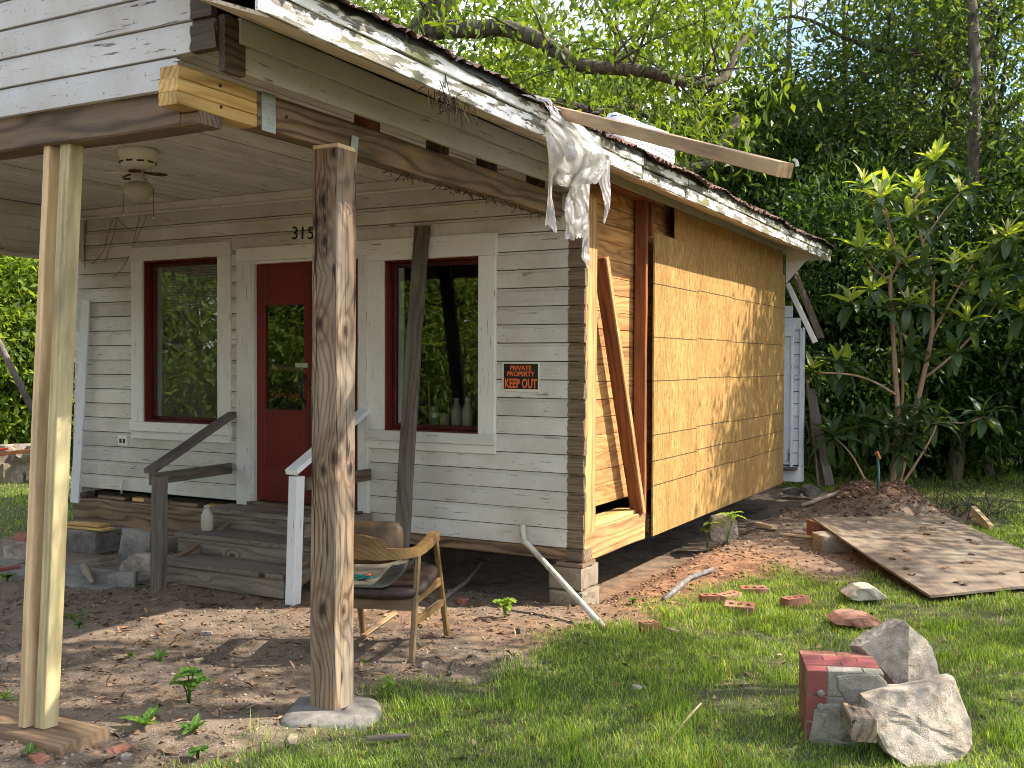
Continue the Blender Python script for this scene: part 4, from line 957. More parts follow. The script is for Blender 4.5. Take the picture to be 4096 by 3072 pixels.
# sheet of plywood propped on blocks
A = on(3245, 2076, 2, .20); B = on(3775, 2070, 2, .13); D_ = on(3722, 2392, 2, .03); C_ = D_+(B-A); C_[2] = .03
V = []; Fc = []; n = 12
for l in (0, .018):
    for i in range(n+1):
        for j in range(n+1):
            a, b = i/n, j/n; p = A*(1-a)*(1-b)+B*a*(1-b)+C_*a*b+D_*(1-a)*b
            V.append((p[0], p[1], p[2]+l-.02*math.sin(math.pi*b)*.5))
N1 = (n+1)**2
for i in range(n):
    for j in range(n):
        a = i*(n+1)+j; Fc.append((a, a+1, a+n+2, a+n+1)); Fc.append((N1+a, N1+a+n+1, N1+a+n+2, N1+a+1))
for i in range(n):
    for (a, b) in ((i*(n+1), (i+1)*(n+1)), ((i+1)*(n+1)+n, i*(n+1)+n), (i+1, i), (n*(n+1)+i, n*(n+1)+i+1)): Fc.append((a, b, b+N1, a+N1))
Mo = Matrix.Translation(A) @ Matrix.Rotation(math.atan2(D_[1]-A[1], D_[0]-A[0]), 4, 'Z'); Mi = Mo.inverted()
tag(mk('plywood_sheet', [tuple(Mi @ Vector(v)) for v in V], Fc, M['ply'], None, M=Mo), 'weathered plywood sheet propped on blocks in the side yard', 'plywood')
q = on(3325, 2205, 2, 0); tag(block('stone_block', q[0]-.16, q[0]+.16, q[1]-.02, q[1]+.2, -.02, .15, M['block'], None, 17, .015, .6), 'tan stone block under the near edge of the plywood', 'stone')
q = on(3272, 2150, 2, 0); tag(block('stone_block', q[0]-.10, q[0]+.12, q[1]-.02, q[1]+.16, -.02, .16, M['brick'], None, 18, .008, .6), 'brown block under the left corner of the plywood', 'stone')
# green stake, sticks, boards near the mound
g0 = on(3520, 2072, 2, .0); g1 = dep(3510, 1812, float((g0-CAM)@FW))
M['green'] = plain('green_steel', (.02, .07, .05), .5)
stk = thing('steel_stake', 'dark green steel stake with orange tape in front of the dirt mound', 'stake', tuple(g0))
tube('stake', [V3(g0)+Vector((0, 0, -.1)), V3(g1)], .017, M['green'], stk, 8)
tube('tape', [V3(g1)+Vector((-.02, 0, -.02)), V3(g1)+Vector((0, 0, .015)), V3(g1)+Vector((.02, -.01, -.03)), V3(g1)+Vector((.03, -.02, -.06))], .012, plain('orange_tape', (.8, .22, .05), .5), stk, 6)
p0, p1 = dep(3205, 2022, 11.1), dep(3440, 1938, 11.9)
tag(tube('long_stick', [V3(p0), V3(p0)*.5+V3(p1)*.5, V3(p1)], [.02, .022, .016], M['block'], None, 8), 'long tan stick lying up the side of the dirt mound', 'stick')
for i, (a, b, w, m, lab) in enumerate((((3275, 1950), (3228, 1520), .03, 'dark_beam', 'thin dark board leaning on the rear lean-to, next to its corner'), ((3300, 1945), (3215, 1660), .03, 'rot', 'short rotten strip leaning on the rear lean-to'), ((3318, 1942), (3240, 1555), .13, 'grey_board', 'wide grey board leaning on the rear lean-to, rightmost of its boards'))):
    P0 = dep(a[0], a[1], 12.4); P0[2] = max(P0[2], 0.0); P1 = dep(b[0], b[1], 12.75)
    tag(bar('leaning_board', V3(P0), V3(P1), .025, w, M[m], None, n=4), lab, 'board', 'boards leaning on the lean-to')
a, b = on(3893, 2040, 2, .10), on(3965, 2118, 2, .03)
tag(bar('offcut', V3(a), V3(b), .09, .05, M['pine_pale'], None, n=3), 'curved lumber offcut in the grass behind the plywood', 'lumber')
a, b = on(3030, 2095, 2, .03), on(3098, 2110, 2, .03)
tag(bar('offcut', V3(a), V3(b), .035, .07, M['pine_pale'], None, n=1), 'small yellow wood block on the dirt beside the plywood', 'lumber')
a, b = on(3120, 2135, 2, .015), on(3245, 2148, 2, .015)
tag(bar('broken_lath', V3(a), V3(b), .02, .04, M['pine_pale'], None, n=2), 'broken pale lath on the dirt left of the plywood', 'lumber')
pth = [on(2655, 2400, 2, .01), on(2700, 2360, 2, .04), on(2760, 2310, 2, .03), on(2850, 2278, 2, .03)]
tag(tube('drain_pipe', [V3(p) for p in pth], [.022, .022, .02, .018], plain('grey_pipe', (.17, .16, .155), .6, nz=.3), None, 10), 'grey drain pipe half buried in the red dirt', 'pipe')
a, b = on(1860, 2330, 2, .02), on(1700, 2450, 2, .03)
tag(tube('grey_pole', [V3(on(1925, 2250, 2, .05)), V3(a), V3(b)], .016, M['rail'], None, 8), 'grey pole running under the house behind the chair', 'pole')
# ------------------------------------------------------------------ chair
chair = thing('armchair', 'old wooden armchair with peeling vinyl seat behind the porch post', 'chair', (-.52, -1.6, 0))
RRf, FRf, FLf, RLf = Vector((-.244, -1.788, 0)), Vector((-.349, -1.242, 0)), Vector((-.813, -1.467, 0)), Vector((-.72, -1.96, 0))
AFr, RRt, RLt, AFl = V3(on(1738, 2140, 1, -1.34)), V3(on(1672, 2200, 1, -1.70)), Vector((-.735, -1.86, .60)), Vector((-.84, -1.55, .62))
for (p, q, m) in ((RRf, RRt, 'chair_pale'), (FRf, AFr+Vector((0, 0, .0)), 'chair'), (FLf, AFl, 'chair'), (RLf, RLt, 'chair_pale')):
    bar('leg', p, q, .036, .032, M[m], chair, up=(-.3, .95, 0), n=6, jit=.0006, ch=.006)
def at_z(p, q, z): return p+(q-p)*((z-p.z)/(q.z-p.z))
bar('side_stretcher', at_z(RRf, RRt, .215), at_z(FRf, AFr, .225), .042, .02, M['chair'], chair, n=2)
bar('side_stretcher', at_z(RLf, RLt, .215), at_z(FLf, AFl, .225), .042, .02, M['chair'], chair, n=2)
bar('back_rail', at_z(RLf, RLt, .322), at_z(RRf, RRt, .322), .085, .022, M['chair_pale'], chair, n=2)
bar('front_rail', at_z(FLf, AFl, .34), at_z(FRf, AFr, .34), .07, .022, M['stud'], chair, n=2)
bar('seat_rail', at_z(RRf, RRt, .34), at_z(FRf, AFr, .36), .05, .02, M['chair'], chair, n=2)
def catmull(P, n):
    out = []; m = len(P)
    for i in range(m-1):
        a, b, c, d = P[max(i-1, 0)], P[i], P[i+1], P[min(i+2, m-1)]
        for k in range(n):
            t_ = k/n; out.append(.5*((2*b)+(c-a)*t_+(2*a-5*b+4*c-d)*t_*t_+(3*b-a-3*c+d)*t_**3))
    out.append(P[-1]); return out
BC = Vector((-.50, -1.93, .645))
path = catmull([AFr, RRt+Vector((.005, -.03, 0)), Vector((-.375, -1.885, .625)), BC, Vector((-.64, -1.94, .625)), RLt+Vector((0, -.02, 0)), AFl], 8)
V = []; Fc = []; N = len(path)
for i, p in enumerate(path):
    t_ = (path[min(i+1, N-1)]-path[max(i-1, 0)]); t_.z = 0; t_.normalize(); nrm = Vector((t_.y, -t_.x, 0))
    s = i/(N-1); back = max(0, 1-abs(s-.5)/.20); hi = .022+(.05 if back > .12 else 0); lo = .03+.035*min(1, max(0, 1-abs(s-.5)/.3))
    wdt = .014+.018*max(0, 1-min(s, 1-s)/.22)
    for (a, b) in ((-wdt, -lo), (wdt, -lo), (wdt, hi), (-wdt, hi)): V.append(tuple(p+nrm*a+Vector((0, 0, b))))
for i in range(N-1):
    for j in range(4): a = i*4+j; b = i*4+(j+1) % 4; Fc.append((a, b, b+4, a+4))
Fc += [(3, 2, 1, 0), tuple((N-1)*4+j for j in range(4))]
mk('arm_rail', V, Fc, M['chair'], chair)
# curved backrest pad
V = []; Fc = []; nu, nv = 14, 6
M['leather'] = plain('brown_leather', (.035, .022, .018), .5, nz=.3, scale=18); M['padback'] = plain('pad_back', (.075, .045, .02), .55, nz=.3, scale=12)
for l in (0, .028):
    for i in range(nu+1):
        for j in range(nv+1):
            u, v = i/nu*2-1, j/nv*2-1; rnd_ = 1-.12*abs(v)**4
            p = BC+Vector((.94, .34, 0))*(.215*u*rnd_)+Vector((-.34, .94, 0))*(.035+.07*u*u+l+.025*v)+Vector((0, 0, .02+.115*v*(1-.10*abs(u)**5)))
            V.append(tuple(p))
N1 = (nu+1)*(nv+1)
for i in range(nu):
    for j in range(nv): a = i*(nv+1)+j; Fc.append((a, a+nv+1, a+nv+2, a+1)); Fc.append((N1+a, N1+a+1, N1+a+nv+2, N1+a+nv+1))
for i in range(nu):
    for (a, b) in ((i*(nv+1), (i+1)*(nv+1)), ((i+1)*(nv+1)+nv, i*(nv+1)+nv)): Fc.append((b, a, a+N1, b+N1))
for j in range(nv): Fc.append((j, j+1, N1+j+1, N1+j)); a = nu*(nv+1)+j; Fc.append((a+1, a, a+N1, a+N1+1))
mk('backrest', V, Fc, M['padback'], chair, True)
# seat cushion and the vinyl that has come loose
def seat(u, v): return (RRf+FLf+FRf+RLf)/4+Vector((.94, .34, 0))*u+Vector((-.3, .95, 0))*v
V = []; Fc = []; n = 28
for (k, z) in ((.5, .375), (.93, .372), (1.0, .385), (1.02, .405), (1.0, .425), (.93, .437), (.5, .44)):
    for j in range(n):
        th = 2*math.pi*j/n; cu_, su = math.cos(th), math.sin(th)
        u = .265*k*math.copysign(abs(cu_)**.5, cu_); v = .275*k*math.copysign(abs(su)**.5, su)
        V.append(tuple(seat(u, v)+Vector((0, 0, z+.11*v))))
for i in range(6):
    for j in range(n): a = i*n+j; b = i*n+(j+1) % n; Fc.append((a, b, b+n, a+n))
Fc += [tuple(range(n-1, -1, -1)), tuple(6*n+j for j in range(n))]
mk('seat_cushion', V, Fc, M['leather'], chair, True)
M['vinyl'] = plain('dusty_vinyl', (.13, .12, .095), .6, nz=.35, scale=6)
V = []; Fc = []; nu, nv = 16, 8
for i in range(nu+1):
    for j in range(nv+1):
        u = -.26+.50*i/nu; v = -.27+.52*j/nv; k = max(0, (u-.02)/.24)
        V.append(tuple(seat(u-.06*k*k, v-.01*k)+Vector((0, 0, .446+.10*v+.17*k**2.0*(1-.25*j/nv)))))
for i in range(nu):
    for j in range(nv): a = i*(nv+1)+j; Fc.append((a, a+nv+1, a+nv+2, a+1))
ve = mk('vinyl_cover', V, Fc, M['vinyl'], chair, True); sm = ve.modifiers.new('thick', 'SOLIDIFY'); sm.thickness = .006
r5 = random.Random(9); tw = thing('twine_tangle', 'tangle of teal twine with a red clip on the chair seat', 'twine', tuple(seat(-.12, -.12)+Vector((0, 0, .455))))
pts = [seat(-.12+r5.uniform(-.09, .09), -.13+r5.uniform(-.04, .04))+Vector((0, 0, .438+r5.uniform(0, .02))) for _ in range(26)]
tube('twine', catmull(pts, 4), .0028, plain('teal_twine', (.01, .16, .14), .5), tw, 5)
tube('clip', [seat(-.10, -.14)+Vector((0, 0, .452)), seat(-.06, -.12)+Vector((0, 0, .456))], .007, plain('red_clip', (.6, .05, .02), .4), tw, 6)
# ------------------------------------------------------------------ plastic sheeting over the eave
t = NT('torn_plastic'); c = t.coords(rnd=False); f = t.noise(c, 7, 4, .6); f2 = t.noise(c, 30, 3)
t.color(t.mix(t.ramp(f, (.66, 0), (.85, .35)), (.92, .92, .92), (.48, .38, .24))); t.rough(.28); t.bs.inputs['Specular IOR Level'].default_value = .5
tr = t.n('BsdfTranslucent'); tr.inputs[0].default_value = (.95, .93, .9, 1); tp = t.n('BsdfTransparent')
m1 = t.n('MixShader'); m1.inputs[0].default_value = .5; t.l(t.bs.outputs[0], m1.inputs[1]); t.l(tr.outputs[0], m1.inputs[2])
m2 = t.n('MixShader'); m2.inputs[0].default_value = .30; t.l(m1.outputs[0], m2.inputs[1]); t.l(tp.outputs[0], m2.inputs[2]); t.l(m2.outputs[0], t.out.inputs[0]); M['plastic'] = t.m
plast = thing('plastic_sheet', 'torn white plastic sheeting hanging over the eave at the corner', 'plastic sheet', (.45, .1, 2.6))
def sheet(rows, nx, ny, amp, x0, seed, freq=9, rag=.0, belly=0, crk=.005):
    V = []; Fc = []; k = len(rows); rr_ = random.Random(seed)
    for i in range(ny+1):
        f_ = i/ny*(k-1); a = min(int(f_), k-2); g_ = f_-a
        L = np.array(rows[a][0])*(1-g_)+np.array(rows[a+1][0])*g_; Rr = np.array(rows[a][1])*(1-g_)+np.array(rows[a+1][1])*g_
        for j in range(nx+1):
            u = j/nx; p = L*(1-u)+Rr*u
            if i == ny: p = p+np.array([0, rr_.uniform(-rag, rag)])
            nz = (abs(math.sin(u*freq+seed+2*math.sin(i/ny*4+seed)))-.5)*amp+amp*1.6*(vnoise(np.array([u*4+seed]), np.array([i/ny*5]), 3)[0]-.5)
            xx = x0+nz+rr_.uniform(-crk, crk)+belly*math.sin(math.pi*u)*math.sin(math.pi*i/ny)
            V.append(tuple(on(p[0], p[1], 0, xx)))
    for i in range(ny):
        for j in range(nx): a = i*(nx+1)+j; Fc.append((a, a+1, a+nx+2, a+nx+1))
    return mk('sheet_piece', V, Fc, M['plastic'], plast, True)
sheet([((2180, 495), (2225, 430)), ((2185, 560), (2330, 500)), ((2195, 640), (2410, 590)), ((2205, 700), (2430, 660)), ((2240, 745), (2390, 735))], 24, 22, .12, .53, 3, 7.5, 4, .09, .012)
sheet([((2085, 378), (2140, 380)), ((2175, 410), (2200, 395)), ((2200, 450), (2232, 445)), ((2225, 500), (2262, 490)), ((2240, 560), (2268, 555))], 8, 20, .03, .50, 5, 5, 3)
sheet([((2190, 560), (2215, 560)), ((2195, 680), (2212, 680)), ((2192, 780), (2208, 790)), ((2185, 850), (2220, 850)), ((2180, 900), (2228, 925))], 7, 20, .03, .50, 7, 4, 12)
sheet([((2290, 735), (2360, 735)), ((2265, 790), (2357, 800)), ((2258, 840), (2355, 850)), ((2265, 900), (2352, 900)), ((2258, 960), (2345, 950))], 14, 22, .045, .45, 9, 6, 9)
sheet([((2330, 880), (2357, 880)), ((2330, 970), (2357, 960)), ((2325, 1030), (2358, 1020)), ((2345, 1060), (2360, 1075))], 6, 14, .03, .44, 11, 4, 7)
sheet([((2400, 640), (2438, 640)), ((2392, 720), (2440, 725)), ((2408, 770), (2443, 770)), ((2420, 830), (2440, 830)), ((2412, 890), (2418, 895))], 8, 18, .035, .47, 13, 4, 4)
# ------------------------------------------------------------------ lumber and a wrapped bundle on the roof
e0 = on(2240, 452, 0, .47); best = None
for s in np.linspace(.4, 4.5, 160):
    for k in np.linspace(-.6, .6, 49):
        p = e0+np.array([1, k, -.40])*s; v = p-CAM; d_ = v@FW; q = (CX+F*(v@RT)/d_, CY-F*(v@UP)/d_); er = (q[0]-3155)**2+(q[1]-632)**2
        if best is None or er < best[0]: best = (er, s, k)
dirv = Vector((1, best[2], -.40)); pE = V3(e0)+dirv*best[1]; pS = V3(e0)-dirv*1.2
tag(bar('roof_lumber', pS, pE, .062, .085, M['tan_lumber'], None, n=6, jit=.001), 'long pale timber lying down the roof and sticking out past the eave', 'lumber')
sheet([((3168, 640), (3178, 632)), ((3180, 650), (3192, 640)), ((3182, 668), (3198, 662))], 4, 6, .006, float(pE.x), 15, 3)
t = NT('printed_wrap'); c = t.coords(rnd=False); sp = t.n('SeparateXYZ'); t.l(c, sp.inputs[0])
a = t.math('FRACT', t.math('MULTIPLY', sp.outputs[1], 14.0)); b = t.math('FRACT', t.math('MULTIPLY', sp.outputs[2], 24.0))
arc = t.math('ADD', b, t.math('MULTIPLY', t.math('POWER', t.math('SUBTRACT', a, .5), 2.0), 2.2)); ink = t.math('MULTIPLY', t.math('GREATER_THAN', arc, .45), t.math('LESS_THAN', arc, .72)); ink = t.math('MULTIPLY', ink, t.math('LESS_THAN', t.math('ABSOLUTE', t.math('SUBTRACT', a, .5)), .36))
t.color(t.mix(ink, (.78, .79, .82), (.12, .12, .16))); t.rough(.4); M['wrap'] = t.m
c0 = on(2445, 600, 0, .16); c1 = on(2600, 600, 0, .16)
V, Fc = rock_mesh(.17, abs(c1[1]-c0[1])/2+.06, .16, 5, cuts=5, sub=2, rough=.05)
zc = float(sz(2520, 575, .16))
tag(mk('wrapped_bundle', V, Fc, M['wrap'], None, True, M=Matrix.Translation((.16, (c0[1]+c1[1])/2, zc-.03))), 'white printed wrapped bundle sitting on the roof edge', 'bundle')
tag(bar('roof_offcut', on(3165, 945, 0, .40), on(3262, 975, 0, .40)+np.array([0, 0, 0]), .03, .06, M['pine_pale'], None, n=1), 'short pale lath lying on the tin roof near its far corner', 'lumber')
# ------------------------------------------------------------------ nest, vine
r6 = random.Random(4); nc = V3(on(1790, 395, 0, .40)); V = []; Fc = []
for i in range(90):
    p = nc+Vector((r6.gauss(0, .02), r6.gauss(0, .07), r6.gauss(0, .025))); d = Vector((r6.gauss(0, .3), r6.gauss(0, 1), r6.gauss(-.6, .8))).normalized()*r6.uniform(.03, .10)
    tube_mesh([p, p+d*.5+Vector((0, 0, .008)), p+d], .0022, 4, False, V, Fc)
tag(mk('bird_nest', V, Fc, M['rot'], None), 'ragged bird nest of straw tucked in a gap under the eave', 'nest')
V = []; Fc = []; r7 = random.Random(8)
for (pts) in ([(470, 845), (445, 930), (420, 1000), (385, 1050), (372, 1055)], [(475, 850), (470, 930), (440, 1000), (427, 1050)], [(475, 870), (500, 900), (545, 925), (560, 880), (580, 830), (640, 800)], [(548, 925), (540, 960), (520, 1030), (490, 1080), (462, 1115)], [(355, 780), (350, 860), (352, 930), (348, 1010), (345, 1080)], [(600, 840), (580, 900), (555, 960), (545, 990)], [(350, 830), (400, 850), (470, 862)]):
    P_ = [Vector((fx(a, b), -.012-r7.uniform(0, .02), fz(a, b))) for a, b in pts]; tube_mesh(catmull(P_, 5), .003, 4, True, V, Fc)
tag(mk('dead_vine', V, Fc, M['rust'], None), 'dead brown vine tendrils clinging to the upper left siding', 'vine')
V = []; Fc = []
for i in range(70):
    px = r7.uniform(1560, 2250); py = 640+(px-1450)*.2895; p = V3(on(px, py, 0, -.2))+Vector((r7.uniform(-.05, .03), 0, .0))
    tube_mesh([p, p+Vector((r7.gauss(0, .02), r7.gauss(0, .03), -r7.uniform(.01, .05)))], .0028, 4, False, V, Fc)
tag(mk('debris', V, Fc, M['rot'], None), 'straw and debris hanging under the side beam', None, kind='stuff')
# ------------------------------------------------------------------ far left: retaining wall, boards, pole
wl = thing('stone_wall', 'low retaining wall of rough stones across the left lawn', 'wall', (-9.4, 2.7, 0))
q0 = on(-60, 1925, 2, 0); q1 = on(240, 1925, 2, 0); r8 = random.Random(3)
for i in range(9):
    for k in range(2):
        f_ = (i+.5*(k % 2))/9; p = V3(q0)*(1-f_)+V3(q1)*f_
        V, Fc = rock_mesh(.18+r8.uniform(-.02, .04), .16, .15, 40+i*2+k, cuts=8, sub=2)
        mk('stone', V, Fc, M['rockm'] if (i+k) % 3 else M['block'], wl, M=Matrix.Translation((p.x, p.y, .12+.24*k)) @ Matrix.Rotation(r8.uniform(0, 6), 4, 'Z'))
tag(bar('rail_board', on(-60, 1822, 1, float(q0[1]-.3)), on(160, 1800, 1, float(q0[1]+.2)), .05, .1, M['stud'], None, n=2), 'brown board lying along the top of the stone wall', 'board')
tag(bar('red_board', on(-40, 1802, 1, float(q0[1]-.25)), on(30, 1795, 1, float(q0[1]-.1)), .03, .1, plain('red_board_paint', (.4, .03, .02), .6), None, n=1), 'short red board on top of the stone wall', 'board')
tag(tube('slanted_pole', [V3(dep(-20, 1340, 11)), V3(dep(80, 1540, 11.1)), V3(dep(175, 1730, 11.2)), V3(on(270, 2010, 2, 0))], .035, M['rail'], None, 8), 'slanted grey wooden pole behind the porch on the left', 'pole')
tag(bar('red_offcut', on(-20, 2280, 2, .05), on(74, 2268, 2, .05), .035, .09, M['brick_paint'], None, n=1), 'red painted piece of lumber lying on the left pavers', 'lumber')
# ------------------------------------------------------------------ trees
def leaves(C, D, Nn, L, W, fold=.25):
    """one folded four-cornered leaf at each centre C, along D, face normal near Nn"""
    D = D/np.linalg.norm(D, axis=1, keepdims=True); S = np.cross(D, Nn); S /= np.maximum(np.linalg.norm(S, axis=1, keepdims=True), 1e-6); Nn = np.cross(S, D)
    L = np.asarray(L).reshape(-1, 1); W = np.asarray(W).reshape(-1, 1); n = len(C)
    V = np.empty((n, 4, 3)); V[:, 0] = C; V[:, 1] = C+D*L*.45+S*W*.5+Nn*W*fold; V[:, 2] = C+D*L; V[:, 3] = C+D*L*.45-S*W*.5+Nn*W*fold
    return V.reshape(-1, 3), np.arange(n*4).reshape(n, 4)
def tree_mesh(seed, H, R_, cb, nclump, per, leaf, spread, trunk_r, droop=.4, shape=1.0, limbs=26, topthin=0.0):
    rs = np.random.RandomState(seed); r = random.Random(seed)
    n = 14; P = []; ox = oy = 0
    for i in range(n+1):
        ox += r.gauss(0, .02)*H/6; oy += r.gauss(0, .02)*H/6; P.append(Vector((ox, oy, H*.93*i/n)))
    V, Fc = tube_mesh(P, [trunk_r*(1-.9*(i/n)**.9)*(1.35 if i == 0 else 1) for i in range(n+1)], 9)
    u = rs.normal(size=(nclump, 3)); u /= np.linalg.norm(u, axis=1, keepdims=True); rad = rs.uniform(.25, 1, (nclump, 1))**.45
    cz = (H+cb)/2; hz = (H-cb)/2
    cl = u*rad*np.array([R_, R_, hz])+np.array([0, 0, cz]); cl[:, :2] *= (1-.35*shape*np.clip((cl[:, 2:3]-cz)/hz, -1, 1))
    if topthin:
        cl = cl[rs.rand(nclump) > topthin*np.clip((cl[:, 2]-cz)/hz*1.3+.25, 0, 1)]; nclump = len(cl)
    for i in range(min(limbs, nclump)):
        e = Vector(cl[i]); k = max(1, min(n-1, int((e.z-.35*math.hypot(e.x, e.y))/(H*.93)*n))); s = P[k]
        mid = s*.5+e*.5+Vector((r.gauss(0, .2), r.gauss(0, .2), .25)); rr_ = trunk_r*(1-.85*k/n)*.45+.012
        tube_mesh([s, s*.75+mid*.25+Vector((0, 0, -.03)), mid, mid*.4+e*.6, e], [rr_, rr_*.85, rr_*.6, rr_*.4, .008], 6, False, V, Fc)
        for _ in range(3):
            e2 = e+Vector((r.gauss(0, .5), r.gauss(0, .5), r.gauss(0, .3)))*spread*1.6; tube_mesh([mid*.4+e*.6, e2], [rr_*.3, .005], 4, False, V, Fc)
    ci = rs.randint(0, nclump, nclump*per); sc = rs.uniform(.6, 1.3, nclump)[ci][:, None]
    C = cl[ci]+rs.normal(size=(len(ci), 3))*np.array([spread, spread, spread*.62])*sc
    out = C-np.array([0, 0, cz]); out[:, 2] *= .3; out /= np.maximum(np.linalg.norm(out, axis=1, keepdims=True), 1e-3)
    D = out*.5+rs.normal(size=C.shape)*.7; D[:, 2] -= droop
    Nn = rs.normal(size=C.shape)*.55; Nn[:, 2] += .9
    LV, LF = leaves(C, D, Nn, leaf*rs.uniform(.6, 1.3, len(C)), leaf*rs.uniform(.32, .5, len(C)))
    return (V, Fc), (LV, LF)
def bark(name, a, b):
    t = NT(name); c = t.coords(rnd=False); f = t.noise(t.vmath('MULTIPLY', c, (14, 14, 2.5)), 1, 5, .7); g = t.noise(c, 2.5, 3)
    col = t.mix(t.ramp(f, (.35, 0), (.65, 1)), a, b); t.color(t.mix(t.ramp(g, (.5, 0), (.7, .5)), col, (.10, .115, .05))); t.rough(.95); t.bump(f, .8, .03); return t.m
M['bark'] = bark('grey_bark', (.05, .042, .034), (.15, .13, .11)); M['bark2'] = bark('mossy_bark', (.04, .034, .026), (.13, .105, .075))
M['leafA'] = leafmat('pecan_leaf', (.055, .10, .014), (.125, .19, .03), .5)
M['leafB'] = leafmat('oak_leaf', (.03, .068, .02), (.092, .135, .034), .5)
M['leafD'] = leafmat('sunlit_leaf', (.085, .15, .02), (.20, .28, .05), .5)  # brighter shrub leaf: the sunlit look is put into its colour
M['leafC'] = leafmat('shrub_leaf', (.022, .056, .013), (.058, .108, .022), .42)
def proto(name, args, lm, bm_):
    (V, Fc), (LV, LF) = tree_mesh(*args[0], **args[1])
    tm = bpy.data.meshes.new('trunk'); tm.from_pydata([tuple(v) for v in V], [], Fc); tm.polygons.foreach_set('use_smooth', [True]*len(tm.polygons)); tm.materials.append(M[bm_])
    o = mesh_np('crown', LV, LF, M[lm]); cm = o.data; bpy.data.objects.remove(o)
    return tm, cm
PR = {
 'oak': proto('oak', ((3, 9.5, 3.4, 2.2, 210, 135, .15, .42, .20), {}), 'leafB', 'bark'),
 'oak2': proto('oak2', ((8, 11, 3.0, 2.8, 190, 135, .13, .45, .22), {'shape': .6, 'topthin': .8}), 'leafB', 'bark'),
 'pecan': proto('pecan', ((5, 9.5, 4.2, 3.6, 110, 165, .19, .40, .20), {'droop': .9, 'topthin': .55}), 'leafA', 'bark2'),
 'airy': proto('airy', ((23, 10.5, 3.4, 2.6, 115, 190, .105, .48, .20), {'shape': .4, 'topthin': .97}), 'leafB', 'bark'),
 'medium': proto('medium', ((31, 9, 2.6, 2.6, 150, 130, .14, .42, .2), {}), 'leafB', 'bark'),
 'bright': proto('bright', ((44, 3.6, 1.9, .1, 110, 120, .14, .3, .07), {'droop': .4, 'shape': .3}), 'leafD', 'bark'),
 'shrub': proto('shrub', ((12, 3.6, 1.9, .1, 130, 130, .12, .28, .07), {'droop': .2, 'shape': .3}), 'leafC', 'bark'),
 'sparse': proto('sparse', ((15, 9, 2.9, 4.0, 30, 170, .16, .36, .16), {'limbs': 14}), 'leafA', 'bark'),
}
def tree(kind, name, label, x, y, s=1.0, rz=0, group=None, cat='tree', sz_=None):
    z = gz(x, y)-.05; o = thing(name, label, cat, (x, y, z), group)
    Mx = Matrix.Translation((x, y, z)) @ Matrix.Rotation(rz, 4, 'Z') @ Matrix.Diagonal((s, s, sz_ or s, 1))
    mk('trunk', None, None, None, o, M=Mx, me=PR[kind][0]); mk('crown', None, None, None, o, M=Mx, me=PR[kind][1]); return o
def dxy(px, D): p = dep(px, 1452, D); return float(p[0]), float(p[1])
G1 = 'trees of the wood behind the yard'
tree('pecan', 'pecan_tree', 'bright green pecan tree rising behind the middle of the roof', *dxy(1750, 27), 1.3, .4, G1)
tree('pecan', 'pecan_tree', 'bright green pecan tree behind the wrapped bundle on the roof', *dxy(2420, 21), 1.1, 2.1, G1)
tree('pecan', 'pecan_tree', 'tall light green tree behind the far end of the roof', *dxy(2900, 25), .8, 3.6, G1)
tree('airy', 'oak_tree', 'dark oak behind the jutting roof timber', *dxy(2750, 20), .92, 1.0, G1)
tree('airy', 'oak_tree', 'dark tree right of the jutting roof timber', *dxy(3120, 19.5), .95, 2.0, G1)
tree('airy', 'oak_tree', 'dark oak just left above the loquat', *dxy(3380, 22), 1.05, 4.0, G1)
tree('airy', 'oak_tree', 'dark oak directly behind the loquat', *dxy(3640, 18.5), .95, .2, G1)
tree('oak', 'oak_tree', 'dark oak at the upper right corner of the view', *dxy(3960, 19), 1.1, 5.2, G1)
tree('oak2', 'oak_tree', 'farther oak filling the wood between the loquat and the right edge', *dxy(3800, 27), .6, 3.0, G1)
tree('oak', 'oak_tree', 'farther oak filling the wood behind the lean-to', *dxy(3250, 28), .6, 2.6, G1)
tree('oak', 'oak_tree', 'farther oak deep in the wood over the roof end', *dxy(2600, 30), .6, 1.6, G1)
G2 = 'shrubs along the edge of the wood'
for i, (px, D, s, lab) in enumerate(((3330, 15.5, 1.0, 'shrub behind the boards leaning on the lean-to'), (3480, 16.5, 1.1, 'shrub behind the top of the dirt mound'), (3640, 15.8, .95, 'shrub behind the loquat stems'), (3800, 17.0, 1.1, 'shrub beside the slanting grey trunk'), (3960, 15.6, 1.0, 'shrub near the right edge of the lawn'), (4110, 16.5, 1.2, 'shrub cut off by the right edge'),
        (3180, 19, 1.3, 'tall shrub behind the lean-to roof'), (3560, 20, 1.5, 'tall shrub in the second row behind the loquat'), (3880, 20.5, 1.5, 'tall shrub in the second row behind the grey trunk'), (3020, 21, 1.6, 'tall shrub over the far roof corner'))):
    x, y = dxy(px, D); tree('shrub', 'shrub', 'dense green '+lab, x, y, s, i*1.3, G2, 'shrub', s*1.25)
G3 = 'trees left of the porch'
tree('pecan', 'leafy_tree', 'sunlit leafy tree seen left of the porch prop', *dxy(40, 20), .9, 1.2, G3)
tree('bright', 'shrub', 'sunlit shrub behind the stone wall at the left edge', *dxy(60, 16.5), 1.15, .3, G2, 'shrub')
tree('bright', 'shrub', 'sunlit shrub behind the stone wall beside the leaning board', *dxy(230, 17.5), 1.3, 2.3, G2, 'shrub')
tree('bright', 'shrub', 'tall sunlit shrub farther left behind the slanted pole', *dxy(-60, 19), 1.7, 4.3, G2, 'shrub')
